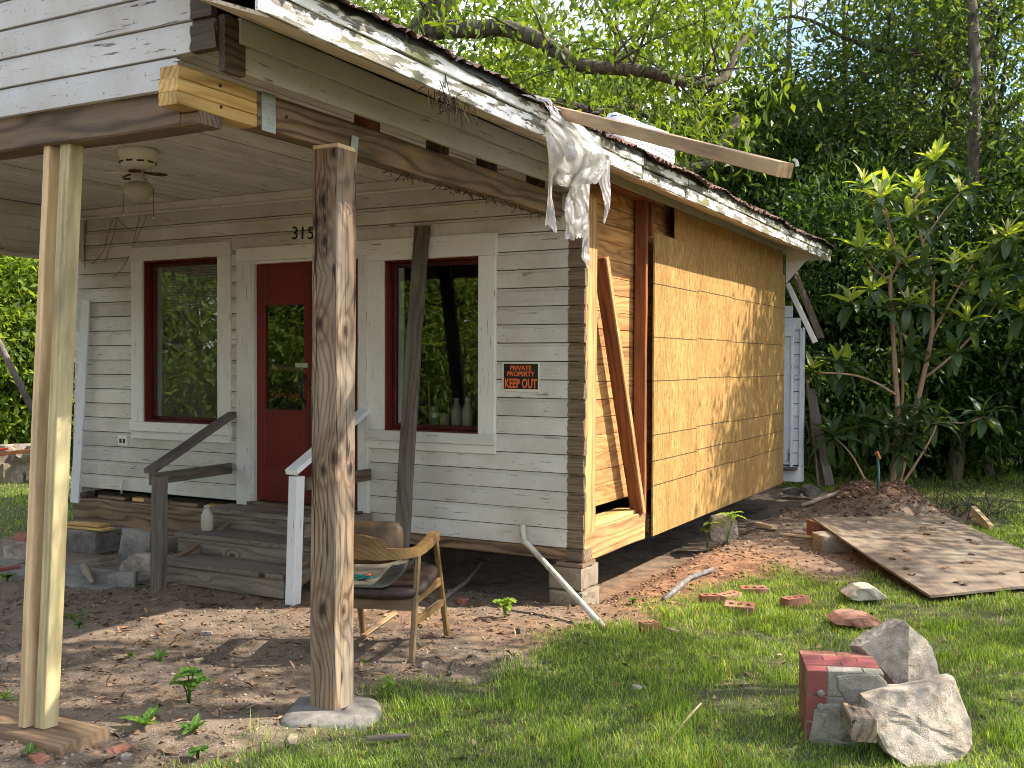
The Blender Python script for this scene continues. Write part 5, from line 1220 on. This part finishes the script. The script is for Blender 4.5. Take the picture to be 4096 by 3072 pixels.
# trees across the road, behind and beside the viewer: seen in the window glass, and they shade the lawn
G4 = 'trees around the front yard out of view'
for i, (k, x, y, s) in enumerate((('pecan', -16.9, -12.2, .9), ('oak', -12.3, -17.6, .95), ('pecan', -6.5, -20.2, .9), ('bright', -14.3, -10.1, 1.3), ('bright', -10.8, -13.2, 1.4), ('bright', -7.3, -15.5, 1.3), ('bright', -18.2, -6.8, 1.5), ('oak2', -22.1, -5.4, .9), ('oak', 2.0, -23.0, 1.0), ('bright', -17, -13, 2.1), ('bright', -12.5, -17, 2.1), ('bright', -21, -8, 2.1))):
    tree(k, 'shrub' if k == 'bright' else 'yard_tree', 'tree reflected in the front windows' if k != 'bright' else 'shrub reflected in the front windows', x, y, s, i*1.1, G4, 'shrub' if k == 'bright' else 'tree')
G5 = 'trees beside the yard that shade the lawn'
for i, (k, x, y, s, rz) in enumerate((('sparse', 9.7, 5.2, .95, .5), ('medium', 4.5, 7.8, .80, 2.0), ('sparse', 4.5, .45, .52, 3.3), ('oak', 9.5, 14.5, .9, 1.0), ('sparse', 5.2, 1.0, .55, 5.0))):
    tree(k, 'yard_tree', ('sparse tree out of view that dapples the lawn around the rocks', 'leafy tree out of view that shades the strand board wall', 'sparse tree out of view that dapples the nearest grass', 'oak out of view that shades the edge of the wood', 'tall narrow tree out of view that dapples the dirt at the lower left')[i], x, y, s, rz, G5, sz_=1.0 if i == 4 else None)
# crooked limb of the pecan over the roof, and the slanting trunks at the right
def limb(name, label, pts, rad, mat, twigs=10, seed=1, leafm='leafA', per=70):
    o = thing(name, label, 'tree', tuple(dep(*pts[0])))
    P = catmull([V3(dep(*p)) for p in pts], 6); n = len(P); rr_ = [rad[0]+(rad[1]-rad[0])*i/(n-1) for i in range(n)]
    V, Fc = tube_mesh(P, rr_, 9); r = random.Random(seed); rs = np.random.RandomState(seed); C = []
    for i in range(twigs):
        k = r.randrange(n//4, n); d = Vector((r.gauss(0, 1), r.gauss(0, 1), r.gauss(.3, .7))).normalized()*r.uniform(.5, 1.3); e = P[k]+d
        tube_mesh([P[k], P[k]+d*.5+Vector((0, 0, .06)), e], [max(.012, rr_[k]*.3), .012, .005], 5, False, V, Fc); C.append(np.array(e)+rs.normal(size=(per, 3))*.3)
    mk('limb', V, Fc, mat, o, True)
    if C:
        C = np.concatenate(C); D = rs.normal(size=C.shape)*.6; D[:, 2] -= .7; Nn = rs.normal(size=C.shape)*.5; Nn[:, 2] += .8
        LV, LF = leaves(C, D, Nn, .17*rs.uniform(.6, 1.3, len(C)), .17*rs.uniform(.25, .4, len(C))); mesh_np('foliage', LV, LF, M[leafm], o)
limb('tree_limb', 'long mossy crooked limb arching over the roof', [(1640, 300, 14), (1660, 160, 13.8), (1760, 120, 13.5), (1900, 118, 13.2), (2010, 112, 13), (2120, 145, 12.8), (2230, 205, 12.6), (2330, 262, 12.5), (2480, 275, 12.4), (2600, 290, 12.4), (2720, 325, 12.5), (2830, 335, 12.7), (2905, 300, 12.9), (2950, 190, 13.1), (3020, 120, 13.3)], (.14, .035), M['bark2'], 26, 3)
limb('tree_limb', 'thick dark limb rising steeply behind the roof', [(1600, 300, 14.2), (1660, 150, 14), (1720, 70, 13.9), (1790, -10, 13.9), (1840, -140, 14)], (.19, .13), M['bark2'], 8, 5)
limb('tree_limb', 'low dark limb just above the wrapped bundle', [(2120, 420, 15.5), (2250, 415, 15.3), (2340, 440, 15.2), (2440, 450, 15.2), (2520, 420, 15.4), (2580, 460, 15.5), (2640, 490, 15.6)], (.09, .03), M['bark2'], 12, 7)
limb('tree_limb', 'bare dark limb below the jutting timber', [(2960, 480, 16), (2860, 610, 15.6), (2820, 660, 15.5), (2740, 670, 15.4), (2640, 650, 15.4)], (.09, .05), M['bark2'], 6, 9)
def trunk_tree(label, pts, rad, seed, tw=12): limb('slender_tree', label, pts, rad, M['bark2'], tw, seed, 'leafB', 90)
trunk_tree('slanting grey trunk standing behind the loquat', [(3810, 1950, 15), (3830, 1750, 15), (3860, 1500, 15), (3880, 1100, 15.2), (3890, 700, 15.4), (3900, 300, 15.6), (3880, -100, 16)], (.13, .075), 11)
trunk_tree('pale upright trunk at the top right', [(3790, 1850, 20), (3800, 1000, 20), (3810, 400, 20), (3795, 0, 20), (3780, -300, 20)], (.2, .15), 13)
trunk_tree('forked trunk left of the pale trunk at the top right', [(3800, 800, 19.5), (3790, 300, 19.3), (3740, 30, 19.2), (3690, -150, 19.2)], (.15, .1), 15, 6)
trunk_tree('long bare branch reaching left from the right-hand trunks', [(3800, 260, 18.5), (3700, 230, 18), (3560, 205, 17.5), (3400, 160, 17.2), (3250, 85, 17), (3150, 60, 17)], (.07, .02), 17, 14)
trunk_tree('lower bare branch reaching left above the loquat', [(3850, 700, 17.5), (3700, 640, 17.2), (3550, 655, 17), (3350, 640, 16.8), (3300, 600, 16.8)], (.06, .02), 19, 12)
# ------------------------------------------------------------------ loquat
def leaf_blade(L, W, curl, seg=7, cup=.18, fold=.22):
    """long ribbed leaf along +x, tip drooping by curl"""
    V = []; Fc = []
    for i in range(seg+1):
        f_ = i/seg; a = curl*f_; x = L*(math.sin(a)/curl if abs(curl) > 1e-3 else f_) if abs(curl) > 1e-3 else L*f_
        z = -L*(1-math.cos(a))/curl if abs(curl) > 1e-3 else 0
        w = W*.5*(math.sin(math.pi*min(1, f_**.8*.97+.02))**.75)*(1 if f_ < .98 else .1)+.002; rib = .006*(i % 2)
        V += [(x, -w, z+w*fold+rib), (x, 0, z), (x, w, z+w*fold+rib)]
    for i in range(seg):
        a = i*3; Fc += [(a, a+1, a+4, a+3), (a+1, a+2, a+5, a+4)]
    return V, Fc
def leaf_mat(name, a, b, trans, spec=.45, rough=.38, tc=(2.2, 1.9, .5)):
    t = NT(name); r = t.random(); col = t.mix(r, a, b); c = t.coords(rnd=False); sp = t.n('SeparateXYZ'); t.l(c, sp.inputs[0])
    rib = t.math('SINE', t.math('MULTIPLY', t.math('SUBTRACT', sp.outputs[0], t.math('MULTIPLY', t.math('ABSOLUTE', sp.outputs[1]), .7)), 330.0))
    vein = t.math('LESS_THAN', t.math('ABSOLUTE', sp.outputs[1]), .0022)
    col = t.mix(t.math('MULTIPLY', vein, .6), col, tuple(min(1, x*2.2+.02) for x in b)); t.color(col); t.rough(rough); t.bs.inputs['Specular IOR Level'].default_value = spec
    t.bump(rib, .35, .004); tr = t.n('BsdfTranslucent'); t.l(t.mix(1.0, col, tc, 'MULTIPLY'), tr.inputs[0])
    ms = t.n('MixShader'); ms.inputs[0].default_value = trans; t.l(t.bs.outputs[0], ms.inputs[1]); t.l(tr.outputs[0], ms.inputs[2]); t.l(ms.outputs[0], t.out.inputs[0]); return t.m
M['lq_old'] = leaf_mat('loquat_leaf', (.035, .075, .034), (.075, .12, .045), .3)
M['lq_new'] = leaf_mat('young_loquat_leaf', (.19, .28, .05), (.28, .36, .09), .5)
M['lq_bud'] = leaf_mat('felted_leaf_bud', (.42, .42, .22), (.5, .48, .28), .3, .2, .7)
M['lq_bark'] = bark('loquat_bark', (.27, .165, .10), (.38, .26, .17))
def leaf_me(name, args, mat):
    V, Fc = leaf_blade(*args); me = bpy.data.meshes.new(name); me.from_pydata(V, [], Fc); me.polygons.foreach_set('use_smooth', [True]*len(me.polygons)); me.materials.append(mat); return me
LQ = {'old': [leaf_me('leaf', (.35, .105, c), M['lq_old']) for c in (.5, .9, 1.3)], 'new': [leaf_me('leaf', (.31, .085, c), M['lq_new']) for c in (.2, .5, .8)], 'bud': [leaf_me('leaf', (.17, .034, .1), M['lq_bud'])]}
lqb = on(3560, 1975, 2, .12); LD = float((lqb-CAM)@FW)
lq = thing('loquat_tree', 'loquat with long ribbed leaves growing behind the dirt mound', 'tree', tuple(lqb))
V = []; Fc = []
for pts, r0, r1 in (([(3565, 2000, 0), (3590, 1690, .05), (3582, 1500, .1), (3572, 1330, .1), (3562, 1120, .05), (3590, 1045, 0), (3545, 860, -.1), (3530, 790, -.1)], .036, .014),
    ([(3580, 2000, .1), (3650, 1690, .1), (3690, 1520, .1), (3725, 1350, .1), (3732, 1200, 0), (3728, 1110, 0), (3690, 970, -.1), (3655, 800, -.1)], .036, .014),
    ([(3725, 1350, .1), (3790, 1230, .1), (3835, 1150, .1), (3890, 1060, .1)], .02, .01), ([(3600, 1800, .3), (3612, 1500, .3), (3604, 1300, .3), (3640, 1215, .2)], .022, .01),
    ([(3585, 1580, 0), (3500, 1530, -.2), (3410, 1500, -.3), (3280, 1490, -.3)], .018, .01), ([(3700, 1510, .1), (3800, 1430, .1), (3900, 1330, .1), (3985, 1215, .1)], .018, .01),
    ([(3520, 2050, -.3), (3450, 1900, -.3), (3400, 1812, -.3), (3340, 1750, -.3)], .018, .009), ([(3570, 1980, -.2), (3640, 1890, -.3), (3720, 1760, -.4), (3745, 1700, -.4)], .018, .009),
    ([(3650, 1700, .2), (3760, 1690, .2), (3870, 1690, .2), (3930, 1668, .2)], .013, .008), ([(3590, 1045, 0), (3650, 1020, .2), (3700, 990, .2), (3760, 900, .2)], .013, .008), ([(3562, 1120, .05), (3500, 1080, -.1), (3450, 1010, -.2)], .012, .007),
    ([(3545, 860, -.1), (3490, 800, -.2), (3452, 752, -.2)], .012, .007), ([(3655, 800, -.1), (3720, 720, 0), (3742, 660, 0)], .013, .008), ([(3690, 970, -.1), (3780, 840, .1), (3838, 775, .2)], .012, .007), ([(3835, 1150, .1), (3960, 1050, .2), (4030, 950, .3)], .012, .007)):
    tube_mesh(catmull([V3(dep(p[0], p[1], LD+p[2])) for p in pts], 5), [r0+(r1-r0)*i/((len(pts)-1)*5) for i in range((len(pts)-1)*5+1)], 8, True, V, Fc)
mk('trunk', V, Fc, M['lq_bark'], lq, True)
ros = [(3742, 650), (3452, 745), (3550, 770), (3665, 765), (3838, 770), (3520, 800), (3685, 835), (4030, 945), (3985, 985), (3442, 1005), (3552, 1010), (3615, 1062), (3812, 1065), (3888, 1055), (3640, 880), (3495, 1165), (3402, 1212), (3630, 1218), (3706, 1232), (3890, 1182), (3976, 1212), (3872, 1290), (4082, 1255), (3246, 1485), (3345, 1452), (3385, 1475), (3640, 1425), (3820, 1420), (3335, 1748), (3430, 1708), (3515, 1690), (3742, 1692), (3930, 1665), (3655, 1765), (3600, 1810), (3440, 2025), (3760, 905), (3950, 1105), (4065, 1095), (3560, 1245), (3690, 1085), (3470, 1700), (3620, 1700), (4050, 1000), (3690, 1640), (3580, 1720)]
rl = random.Random(21); nl = 0; JV = []; JF = []
for i, (px, py) in enumerate(ros):
    c_ = V3(dep(px, py, LD+rl.uniform(-.45, .45))); hi = py < 1350; n = rl.randint(13, 17)
    for k in range(n):
        f_ = k/n; az = k*2.4+rl.uniform(-.3, .3)
        if f_ < .2: kind, el = ('bud' if rl.random() < .5 else 'new'), rl.uniform(1.0, 1.4)
        elif f_ < .48: kind, el = 'new' if hi or rl.random() < .3 else 'old', rl.uniform(.35, .8)
        elif f_ < .82: kind, el = 'old', rl.uniform(-.15, .45)
        else: kind, el = 'old', rl.uniform(-1.0, -.4)
        me = rl.choice(LQ[kind]); s = rl.uniform(.8, 1.15)
        Mx = Matrix.Translation(c_+Vector((0, 0, .06*(.5-f_)))) @ Matrix.Rotation(az, 4, 'Z') @ Matrix.Rotation(-el, 4, 'Y') @ Matrix.Rotation(rl.uniform(-.3, .3), 4, 'X') @ Matrix.Diagonal((s, s, s, 1)) @ Matrix.Translation((.02, 0, 0))
        if nl < 300 and (k % 2 == 0 or f_ < .5): mk('leaf', None, None, None, lq, M=Mx, me=me); nl += 1
        else:
            b = len(JV); JV += [tuple(Mx @ v.co) for v in me.vertices]; JF += [tuple(b+q for q in p.vertices) for p in me.polygons]
jo = mk('foliage', JV, JF, M['lq_old'], lq, True); jo['kind'] = 'stuff'
# ------------------------------------------------------------------ weeds and seedlings
M['weed'] = leaf_mat('weed_leaf', (.06, .14, .03), (.11, .21, .04), .4, .3, .5); M['weed_y'] = leaf_mat('seedling_leaf', (.18, .30, .05), (.25, .36, .08), .45, .3, .5)
WM = {'ros': leaf_me('leaf', (.12, .045, .75), M['weed']), 'thin': leaf_me('leaf', (.16, .02, .7), M['weed']), 'round': leaf_me('leaf', (.075, .06, .4), M['weed']), 'yel': leaf_me('leaf', (.05, .03, .4), M['weed_y']), 'broad': leaf_me('leaf', (.11, .07, .5), M['weed_y'])}
def _ws(i): return (.75, 1.3, .9, 1.15, .6)[i % 5]
def weed(name, label, px, py, kind, n, size, stem=0, seed=1, zb=None):
    p = on(px, py, 2, 0); z = gz(p[0], p[1]) if zb is None else zb; p = on(px, py, 2, z); o = thing(name, label, 'weed', tuple(p), 'weeds in the yard'); r = random.Random(seed)
    for k in range(n):
        az = k*2.4+r.uniform(-.4, .4)
        if stem:
            h = stem*r.uniform(.55, 1.0); tp = V3(p)+Vector((math.cos(az)*h*.28, math.sin(az)*h*.28, h)); tube('stem', [V3(p)+Vector((0, 0, -.01)), V3(p)*.5+tp*.5+Vector((0, 0, .02)), tp], .004, M[('weed_y' if kind in ('yel', 'broad') else 'weed')], o, 5); b = tp; el = r.uniform(-.2, .6)
        else: b = V3(p)+Vector((0, 0, .005)); el = r.uniform(.25, 1.1)
        s = size*_ws(seed)*r.uniform(.55, 1.05)
        mk('leaf', None, None, None, o, M=Matrix.Translation(b) @ Matrix.Rotation(az, 4, 'Z') @ Matrix.Rotation(-el, 4, 'Y') @ Matrix.Diagonal((s, s, s, 1)), me=WM[kind])
        if stem and kind in ('broad', 'yel', 'round'):
            for q in (2.1, 4.2): mk('leaf', None, None, None, o, M=Matrix.Translation(b) @ Matrix.Rotation(az+q, 4, 'Z') @ Matrix.Rotation(-el*.5, 4, 'Y') @ Matrix.Diagonal((s*.85, s*.85, s, 1)), me=WM[kind])
for a in (('leafy_weed', 'tall round leaved weed in the dirt between the two posts', 755, 2815, 'round', 4, 1.1, .17, 1), ('rosette_weed', 'low plantain rosette in the dirt in front of the round leaved weed', 775, 2930, 'ros', 9, 1.0, 0, 2), ('rosette_weed', 'plantain with long leaves left of the other plantain, nearest the prop', 580, 2910, 'ros', 7, 1.1, 0, 3),
    ('rosette_weed', 'sunlit weed in the dirt, left one of two side by side', 520, 2630, 'ros', 7, .95, 0, 4), ('rosette_weed', 'sunlit weed in the dirt, right one of two side by side', 640, 2640, 'ros', 7, .95, 0, 5), ('grassy_weed', 'narrow leaved weed behind the prop on the dark dirt', 290, 2480, 'thin', 6, .8, 0, 6), ('grassy_weed', 'small weed on the dark dirt right of the prop', 315, 2515, 'round', 5, .7, .04, 7),
    ('seedling', 'cluster of yellow green seedlings in the dirt right of the chair', 2020, 2470, 'yel', 9, 1.2, .13, 8), ('grassy_weed', 'two leaf weed between the square post and the chair', 1455, 2650, 'ros', 4, .9, 0, 9), ('seedling', 'pale clover like weed beside the concrete footing', 1555, 2790, 'yel', 7, 1.0, .10, 10), ('leafy_weed', 'small bright weed near the bottom of the view left of the lawn', 790, 3040, 'round', 4, .7, .05, 11),
    ('seedling', 'tall seedling with broad leaves under the strand board, right one', 2905, 2178, 'broad', 4, 1.3, .36, 12), ('seedling', 'seedling with broad leaves under the strand board, left one', 2828, 2190, 'broad', 4, 1.05, .27, 13), ('leafy_weed', 'leafy weed in the grass edge beyond the bent pipe', 2530, 2420, 'round', 6, .8, .05, 14), ('grassy_weed', 'weed at the left edge of the view beside the prop', 20, 2800, 'thin', 8, .9, 0, 15), ('grassy_weed', 'weed in front of the foot plank at the lower left', 115, 3020, 'ros', 4, .6, 0, 16), ('leafy_weed', 'weed by the left pavers', 30, 2330, 'round', 6, .9, .06, 17), ('leafy_weed', 'broad leaved weed at the foot of the loquat', 3480, 1920, 'broad', 5, 1.6, .15, 18)): weed(*a)
# ------------------------------------------------------------------ grass
def visible(x, y, margin=.3):
    v = np.stack([x, y, np.zeros_like(x)], 1)-CAM; d = v@FW; u = (v@RT)/d*F+CX; w = CY-(v@UP)/d*F
    return (d > .5) & (u > -4096*margin-100) & (u < 4096*(1+margin)+100) & (w < 3072*1.12), d
rg = np.random.RandomState(11)
def scatter(n, x0, x1, y0, y1): return rg.uniform(x0, x1, n), rg.uniform(y0, y1, n)
def grass(name, label, X, Y, hs, wid, mat):
    dens = grassiness(X, Y); keep = rg.rand(len(X)) < dens**1.3; vis, d = visible(X, Y); keep &= vis
    patch = fbm(X*2.3, Y*2.3, 3, 14); keep &= rg.rand(len(X)) < smooth(.22, .45, patch)*.85+.15
    for (ax, ay, ar) in ((pcx[0]+.03, pcx[1]-.03, .19),): keep &= np.hypot(X-ax, Y-ay) > ar
    keep &= ~((X > -5.3) & (X < .02) & (Y > -.02) & (Y < 6))
    pa = np.array([A[:2], B[:2], C_[:2], D_[:2]]); s1 = poly_sd(X, Y, [tuple(q) for q in pa]); keep &= s1 < .0
    X, Y, d = X[keep], Y[keep], d[keep]; n = len(X); Z = gh(X, Y)
    h = hs*rg.uniform(.45, 1.25, n)*(.75+.6*fbm(X*1.2, Y*1.2, 2, 15))*np.where(rg.rand(n) < .03, 1.7, 1)*(1+1.1*smooth(.6, .72, fbm(X*3.1, Y*3.1, 3, 19))); az = rg.uniform(0, 6.283, n); ln = rg.uniform(.15, .9, n)
    w = wid*rg.uniform(.7, 1.3, n)*np.clip(d/6, 1, 2.2); D = np.stack([np.cos(az), np.sin(az)], 1); S = np.stack([-D[:, 1], D[:, 0]], 1)
    V = np.zeros((n, 5, 3)); base = np.stack([X, Y, Z-.006], 1)
    for k, (f_, ww) in enumerate(((0, 1), (.55, .8), (1, 0))):
        cx_ = base.copy(); off = (ln*h*f_**1.8)[:, None]*D; cx_[:, :2] += off; cx_[:, 2] += h*f_*(1-.25*ln*f_)
        if k < 2:
            V[:, 2*k] = cx_; V[:, 2*k+1] = cx_; V[:, 2*k, :2] += S*(w*ww)[:, None]*.5; V[:, 2*k+1, :2] -= S*(w*ww)[:, None]*.5
        else: V[:, 4] = cx_
    b = np.arange(n)*5; T = np.concatenate([np.stack([b, b+1, b+3], 1), np.stack([b, b+3, b+2], 1), np.stack([b+2, b+3, b+4], 1)])
    o = mesh_np(name, V.reshape(-1, 3), T, mat); tag(o, label, None, kind='stuff'); return n
M['grass'] = leafmat('grass_blade', (.10, .16, .02), (.42, .46, .10), .45, .5, .3, (1.5, 1.35, .6))
_gn = M['grass'].node_tree; _gmix = [n_ for n_ in _gn.nodes if n_.type == 'MIX' and n_.blend_type == 'MIX'][0]
_gr = _gn.nodes.new('ShaderNodeValToRGB'); _e = _gr.color_ramp.elements
for _p, _c in ((.35, (.15, .26, .03)), (.7, (.27, .42, .055)), (.93, (.40, .52, .10)), (.95, (.46, .38, .19))): _q = _e.new(_p); _q.color = _c+(1,)
_e[0].color = (.075, .13, .018, 1); _e[-1].color = (.40, .32, .16, 1)
_src = _gmix.inputs['Factor'].links[0].from_socket; _gn.links.new(_src, _gr.inputs[0])
for _l in list(_gmix.outputs['Result'].links): _gn.links.new(_gr.outputs[0], _l.to_socket)
X1, Y1 = scatter(255000, -.6, 5.6, -4.4, .6); X2, Y2 = scatter(130000, -.2, 5.8, .6, 5.0); X3, Y3 = scatter(90000, -4, 6.5, 5, 15); X4, Y4 = scatter(45000, -12, -5.5, -1.5, 6)
ng = grass('grass', 'short sunlit lawn grass growing around the rocks and bricks', np.concatenate([X1, X2, X3, X4]), np.concatenate([Y1, Y2, Y3, Y4]), .037, .004, M['grass'])
# ------------------------------------------------------------------ litter on the dirt: pebbles, chips, dead leaves
def oct_stuff(name, label, X, Y, s0, s1, mat, flat=.6):
    n = len(X); Z = gh(X, Y); s = s0+(s1-s0)*rg.rand(n)**3.5; o6 = np.array([(1, 0, 0), (0, 1, 0), (-1, 0, 0), (0, -1, 0), (0, 0, 1), (0, 0, -1)], float)
    V = np.repeat(o6[None], n, 0)*rg.uniform(.6, 1.2, (n, 6, 1)); a = rg.uniform(0, 6.283, n); ca, sa = np.cos(a)[:, None], np.sin(a)[:, None]
    x, y = V[:, :, 0]*1.3, V[:, :, 1]*.8; V2 = np.stack([x*ca-y*sa, x*sa+y*ca, V[:, :, 2]*flat], 2)*s[:, None, None]+np.stack([X, Y, Z+s*.15], 1)[:, None]
    f8 = np.array([(0, 1, 4), (1, 2, 4), (2, 3, 4), (3, 0, 4), (1, 0, 5), (2, 1, 5), (3, 2, 5), (0, 3, 5)]); Fx = (f8[None]+(np.arange(n)*6)[:, None, None]).reshape(-1, 3)
    tag(mesh_np(name, V2.reshape(-1, 3), Fx, mat), label, None, kind='stuff')
def dirt_pts(n, box_):
    X, Y = scatter(n, *box_); v, d = visible(X, Y); k = v & (rg.rand(n) > grassiness(X, Y)*.93) & ~((X > -5.3) & (X < -.05) & (Y > .1) & (Y < 6)); return X[k], Y[k]
def isl(name, cols, rough=.9):
    t = NT(name); r = t.n('NewGeometry').outputs['Random Per Island']; t.color(t.ramp(r, *[(i/(len(cols)-1), c) for i, c in enumerate(cols)])); t.rough(rough); return t.m
Xa, Ya = dirt_pts(11000, (-4.2, 1.6, -4.3, .8)); oct_stuff('gravel', 'small tan pebbles and crumbs of soil over the dirt', Xa, Ya, .0025, .016, isl('pebble', [(.06, .045, .035), (.30, .22, .15), (.17, .12, .085), (.42, .36, .29), (.2, .14, .09), (.10, .07, .05)]))
Xa, Ya = dirt_pts(5200, (-.1, 2.2, .0, 6.2)); oct_stuff('rubble', 'crumbs of red clay along the side of the house', Xa, Ya, .004, .028, isl('clay_crumb', [(.15, .07, .04), (.36, .19, .10), (.22, .12, .07), (.10, .06, .04), (.40, .25, .15)]))
mx_, my_ = rg.normal(MOUND[0], .33, 1500), rg.normal(MOUND[1], .33, 1500); oct_stuff('soil_clods', 'clods of brown soil on the mound', mx_, my_, .006, .045, isl('clod', [(.07, .042, .028), (.16, .085, .05), (.10, .06, .04), (.2, .12, .08)]))
Xa, Ya = dirt_pts(3800, (-3.5, 1.6, -4.3, .5)); Xb, Yb = scatter(500, 0, 4, -3.5, 4); Xa = np.concatenate([Xa, Xb]); Ya = np.concatenate([Ya, Yb]); n = len(Xa)
C = np.stack([Xa, Ya, gh(Xa, Ya)+.006], 1); D = rg.normal(size=(n, 3)); D[:, 2] *= .25; Nn = rg.normal(size=(n, 3))*.4; Nn[:, 2] += 1
LV, LF = leaves(C, D, Nn, rg.uniform(.018, .085, n), rg.uniform(.006, .028, n), .35); tag(mesh_np('leaf_litter', LV, LF, isl('dead_leaf', [(.07, .042, .025), (.22, .13, .07), (.12, .075, .045), (.34, .23, .14), (.16, .09, .05)])), 'dead brown leaves and bark chips strewn over the dirt', None, kind='stuff')
# dead leaves on the plywood
M['dead'] = isl('brown_leaf', [(.10, .055, .03), (.2, .12, .06)]); dl = leaf_me('leaf', (.075, .05, 1.3), M['dead'])
where = ('near the top edge', 'near the left corner', 'toward the middle', 'near the right side', 'by the lower edge')
rq = random.Random(3)
for i in range(26):
    a, b = rq.uniform(.05, .95), rq.uniform(.05, .95); p = A*(1-a)*(1-b)+B*a*(1-b)+C_*a*b+D_*(1-a)*b
    tag(mk('dead_leaf', None, None, None, None, M=Matrix.Translation((p[0], p[1], p[2]+.022-.01*math.sin(math.pi*b))) @ Matrix.Rotation(rq.uniform(0, 6), 4, 'Z') @ Matrix.Rotation(-.3, 4, 'Y'), me=dl), 'curled dead leaf lying on the plywood sheet', 'leaf', 'dead leaves on the plywood')
# seed stalks, brush
V = []; Fc = []; rb = random.Random(6); b0 = on(3850, 2060, 2, .0)
for i in range(26):
    p = V3(b0)+Vector((rb.uniform(-.35, .35), rb.uniform(-.3, .3), 0)); e = p+Vector((rb.gauss(0, .18), rb.gauss(0, .15), rb.uniform(.05, .33))); tube_mesh([p, p*.5+e*.5+Vector((rb.gauss(0, .06), 0, rb.uniform(0, .1))), e], [.007, .006, .003], 5, True, V, Fc)
tag(mk('brush_heap', V, Fc, M['rot'], None), 'heap of dark dead twigs between the mound and the lawn', 'brush')
sk = [(3745-1080, 2985), (2700, 2925), (2735, 2890), (2800, 2815)]
a = on(2665, 2990, 2, 0); D0 = float((a-CAM)@FW)
tag(tube('seed_stalk', [V3(a), V3(dep(2735, 2890, D0+.02)), V3(dep(2770, 2850, D0+.03)), V3(dep(2806, 2812, D0+.04))], [.003, .0025, .006, .003], M['pine_pale'], None, 6), 'dry seed stalk leaning up out of the lawn', 'grass stalk')
# ------------------------------------------------------------------ loose bits on the ground
for i, (px, py, sx, sy2, sz2, m, lab) in enumerate(((155, 3045, .075, .05, .03, 'brick', 'orange red brick fragment in front of the foot plank'), (1697, 2668, .055, .04, .03, 'rockm', 'pale stone on the dirt below the chair'), (1165, 2965, .14, .05, .018, 'block', 'long tan bark chip near the concrete footing'),
        (2545, 2762, .05, .04, .03, 'rockm', 'small pale stone in the middle of the lawn'), (470, 3005, .09, .06, .03, 'brick', 'dull red brick fragment right of the foot plank'), (505, 3030, .07, .04, .02, 'concrete', 'grey mortar chip right of the foot plank'), (830, 2540, .07, .045, .03, 'rockm', 'pale broken stone on the sunlit dirt'),
        (790, 2645, .06, .04, .02, 'block', 'tan stone chip on the dirt left of the porch post'), (2085, 2530, .075, .05, .04, 'block', 'tan stone chip on the dirt left of the bent pipe'), (2000, 2440, .03, .03, .02, 'brick', 'small red lump on the dirt behind the seedlings'), (1850, 2415, .07, .06, .05, 'brick', 'clod of red clay on the dirt right of the chair'), (2690, 2525, .11, .05, .02, 'block', 'thin tan stone chip in the grass before the bricks'), (1745, 2700, .012, .012, .012, 'block', 'tiny tan pebble in front of the chair'))):
    p = on(px, py, 2, 0); z = gz(p[0], p[1]); p = on(px, py, 2, z)
    tag(rock('stone_chip', (p[0], p[1], z+sz2*.3), (sx, sy2, sz2), 60+i, M[m], (0, 0, i*1.1), cuts=6, sub=2), lab, 'stone', 'loose chips on the ground')
a, b = on(1450, 2545, 2, .02), on(1580, 2452, 2, .02)
tag(bar('lath_strip', V3(a), V3(b), .012, .035, M['tan_lumber'], None, n=2), 'pale lath strip lying under the chair', 'lumber')
a, b = on(1822, 2640, 2, .02), on(1800, 2695, 2, .02)
tag(bar('lath_strip', V3(a), V3(b), .012, .025, M['grey_board'], None, n=1), 'short brown splinter standing in the dirt right of the chair', 'lumber')
a, b = on(1465, 2955, 2, .03), on(1640, 2940, 2, .03)
tag(bar('lath_strip', V3(a), V3(b), .015, .03, M['grey_board'], None, n=2), 'brown stick lying in the grass right of the footing', 'lumber')
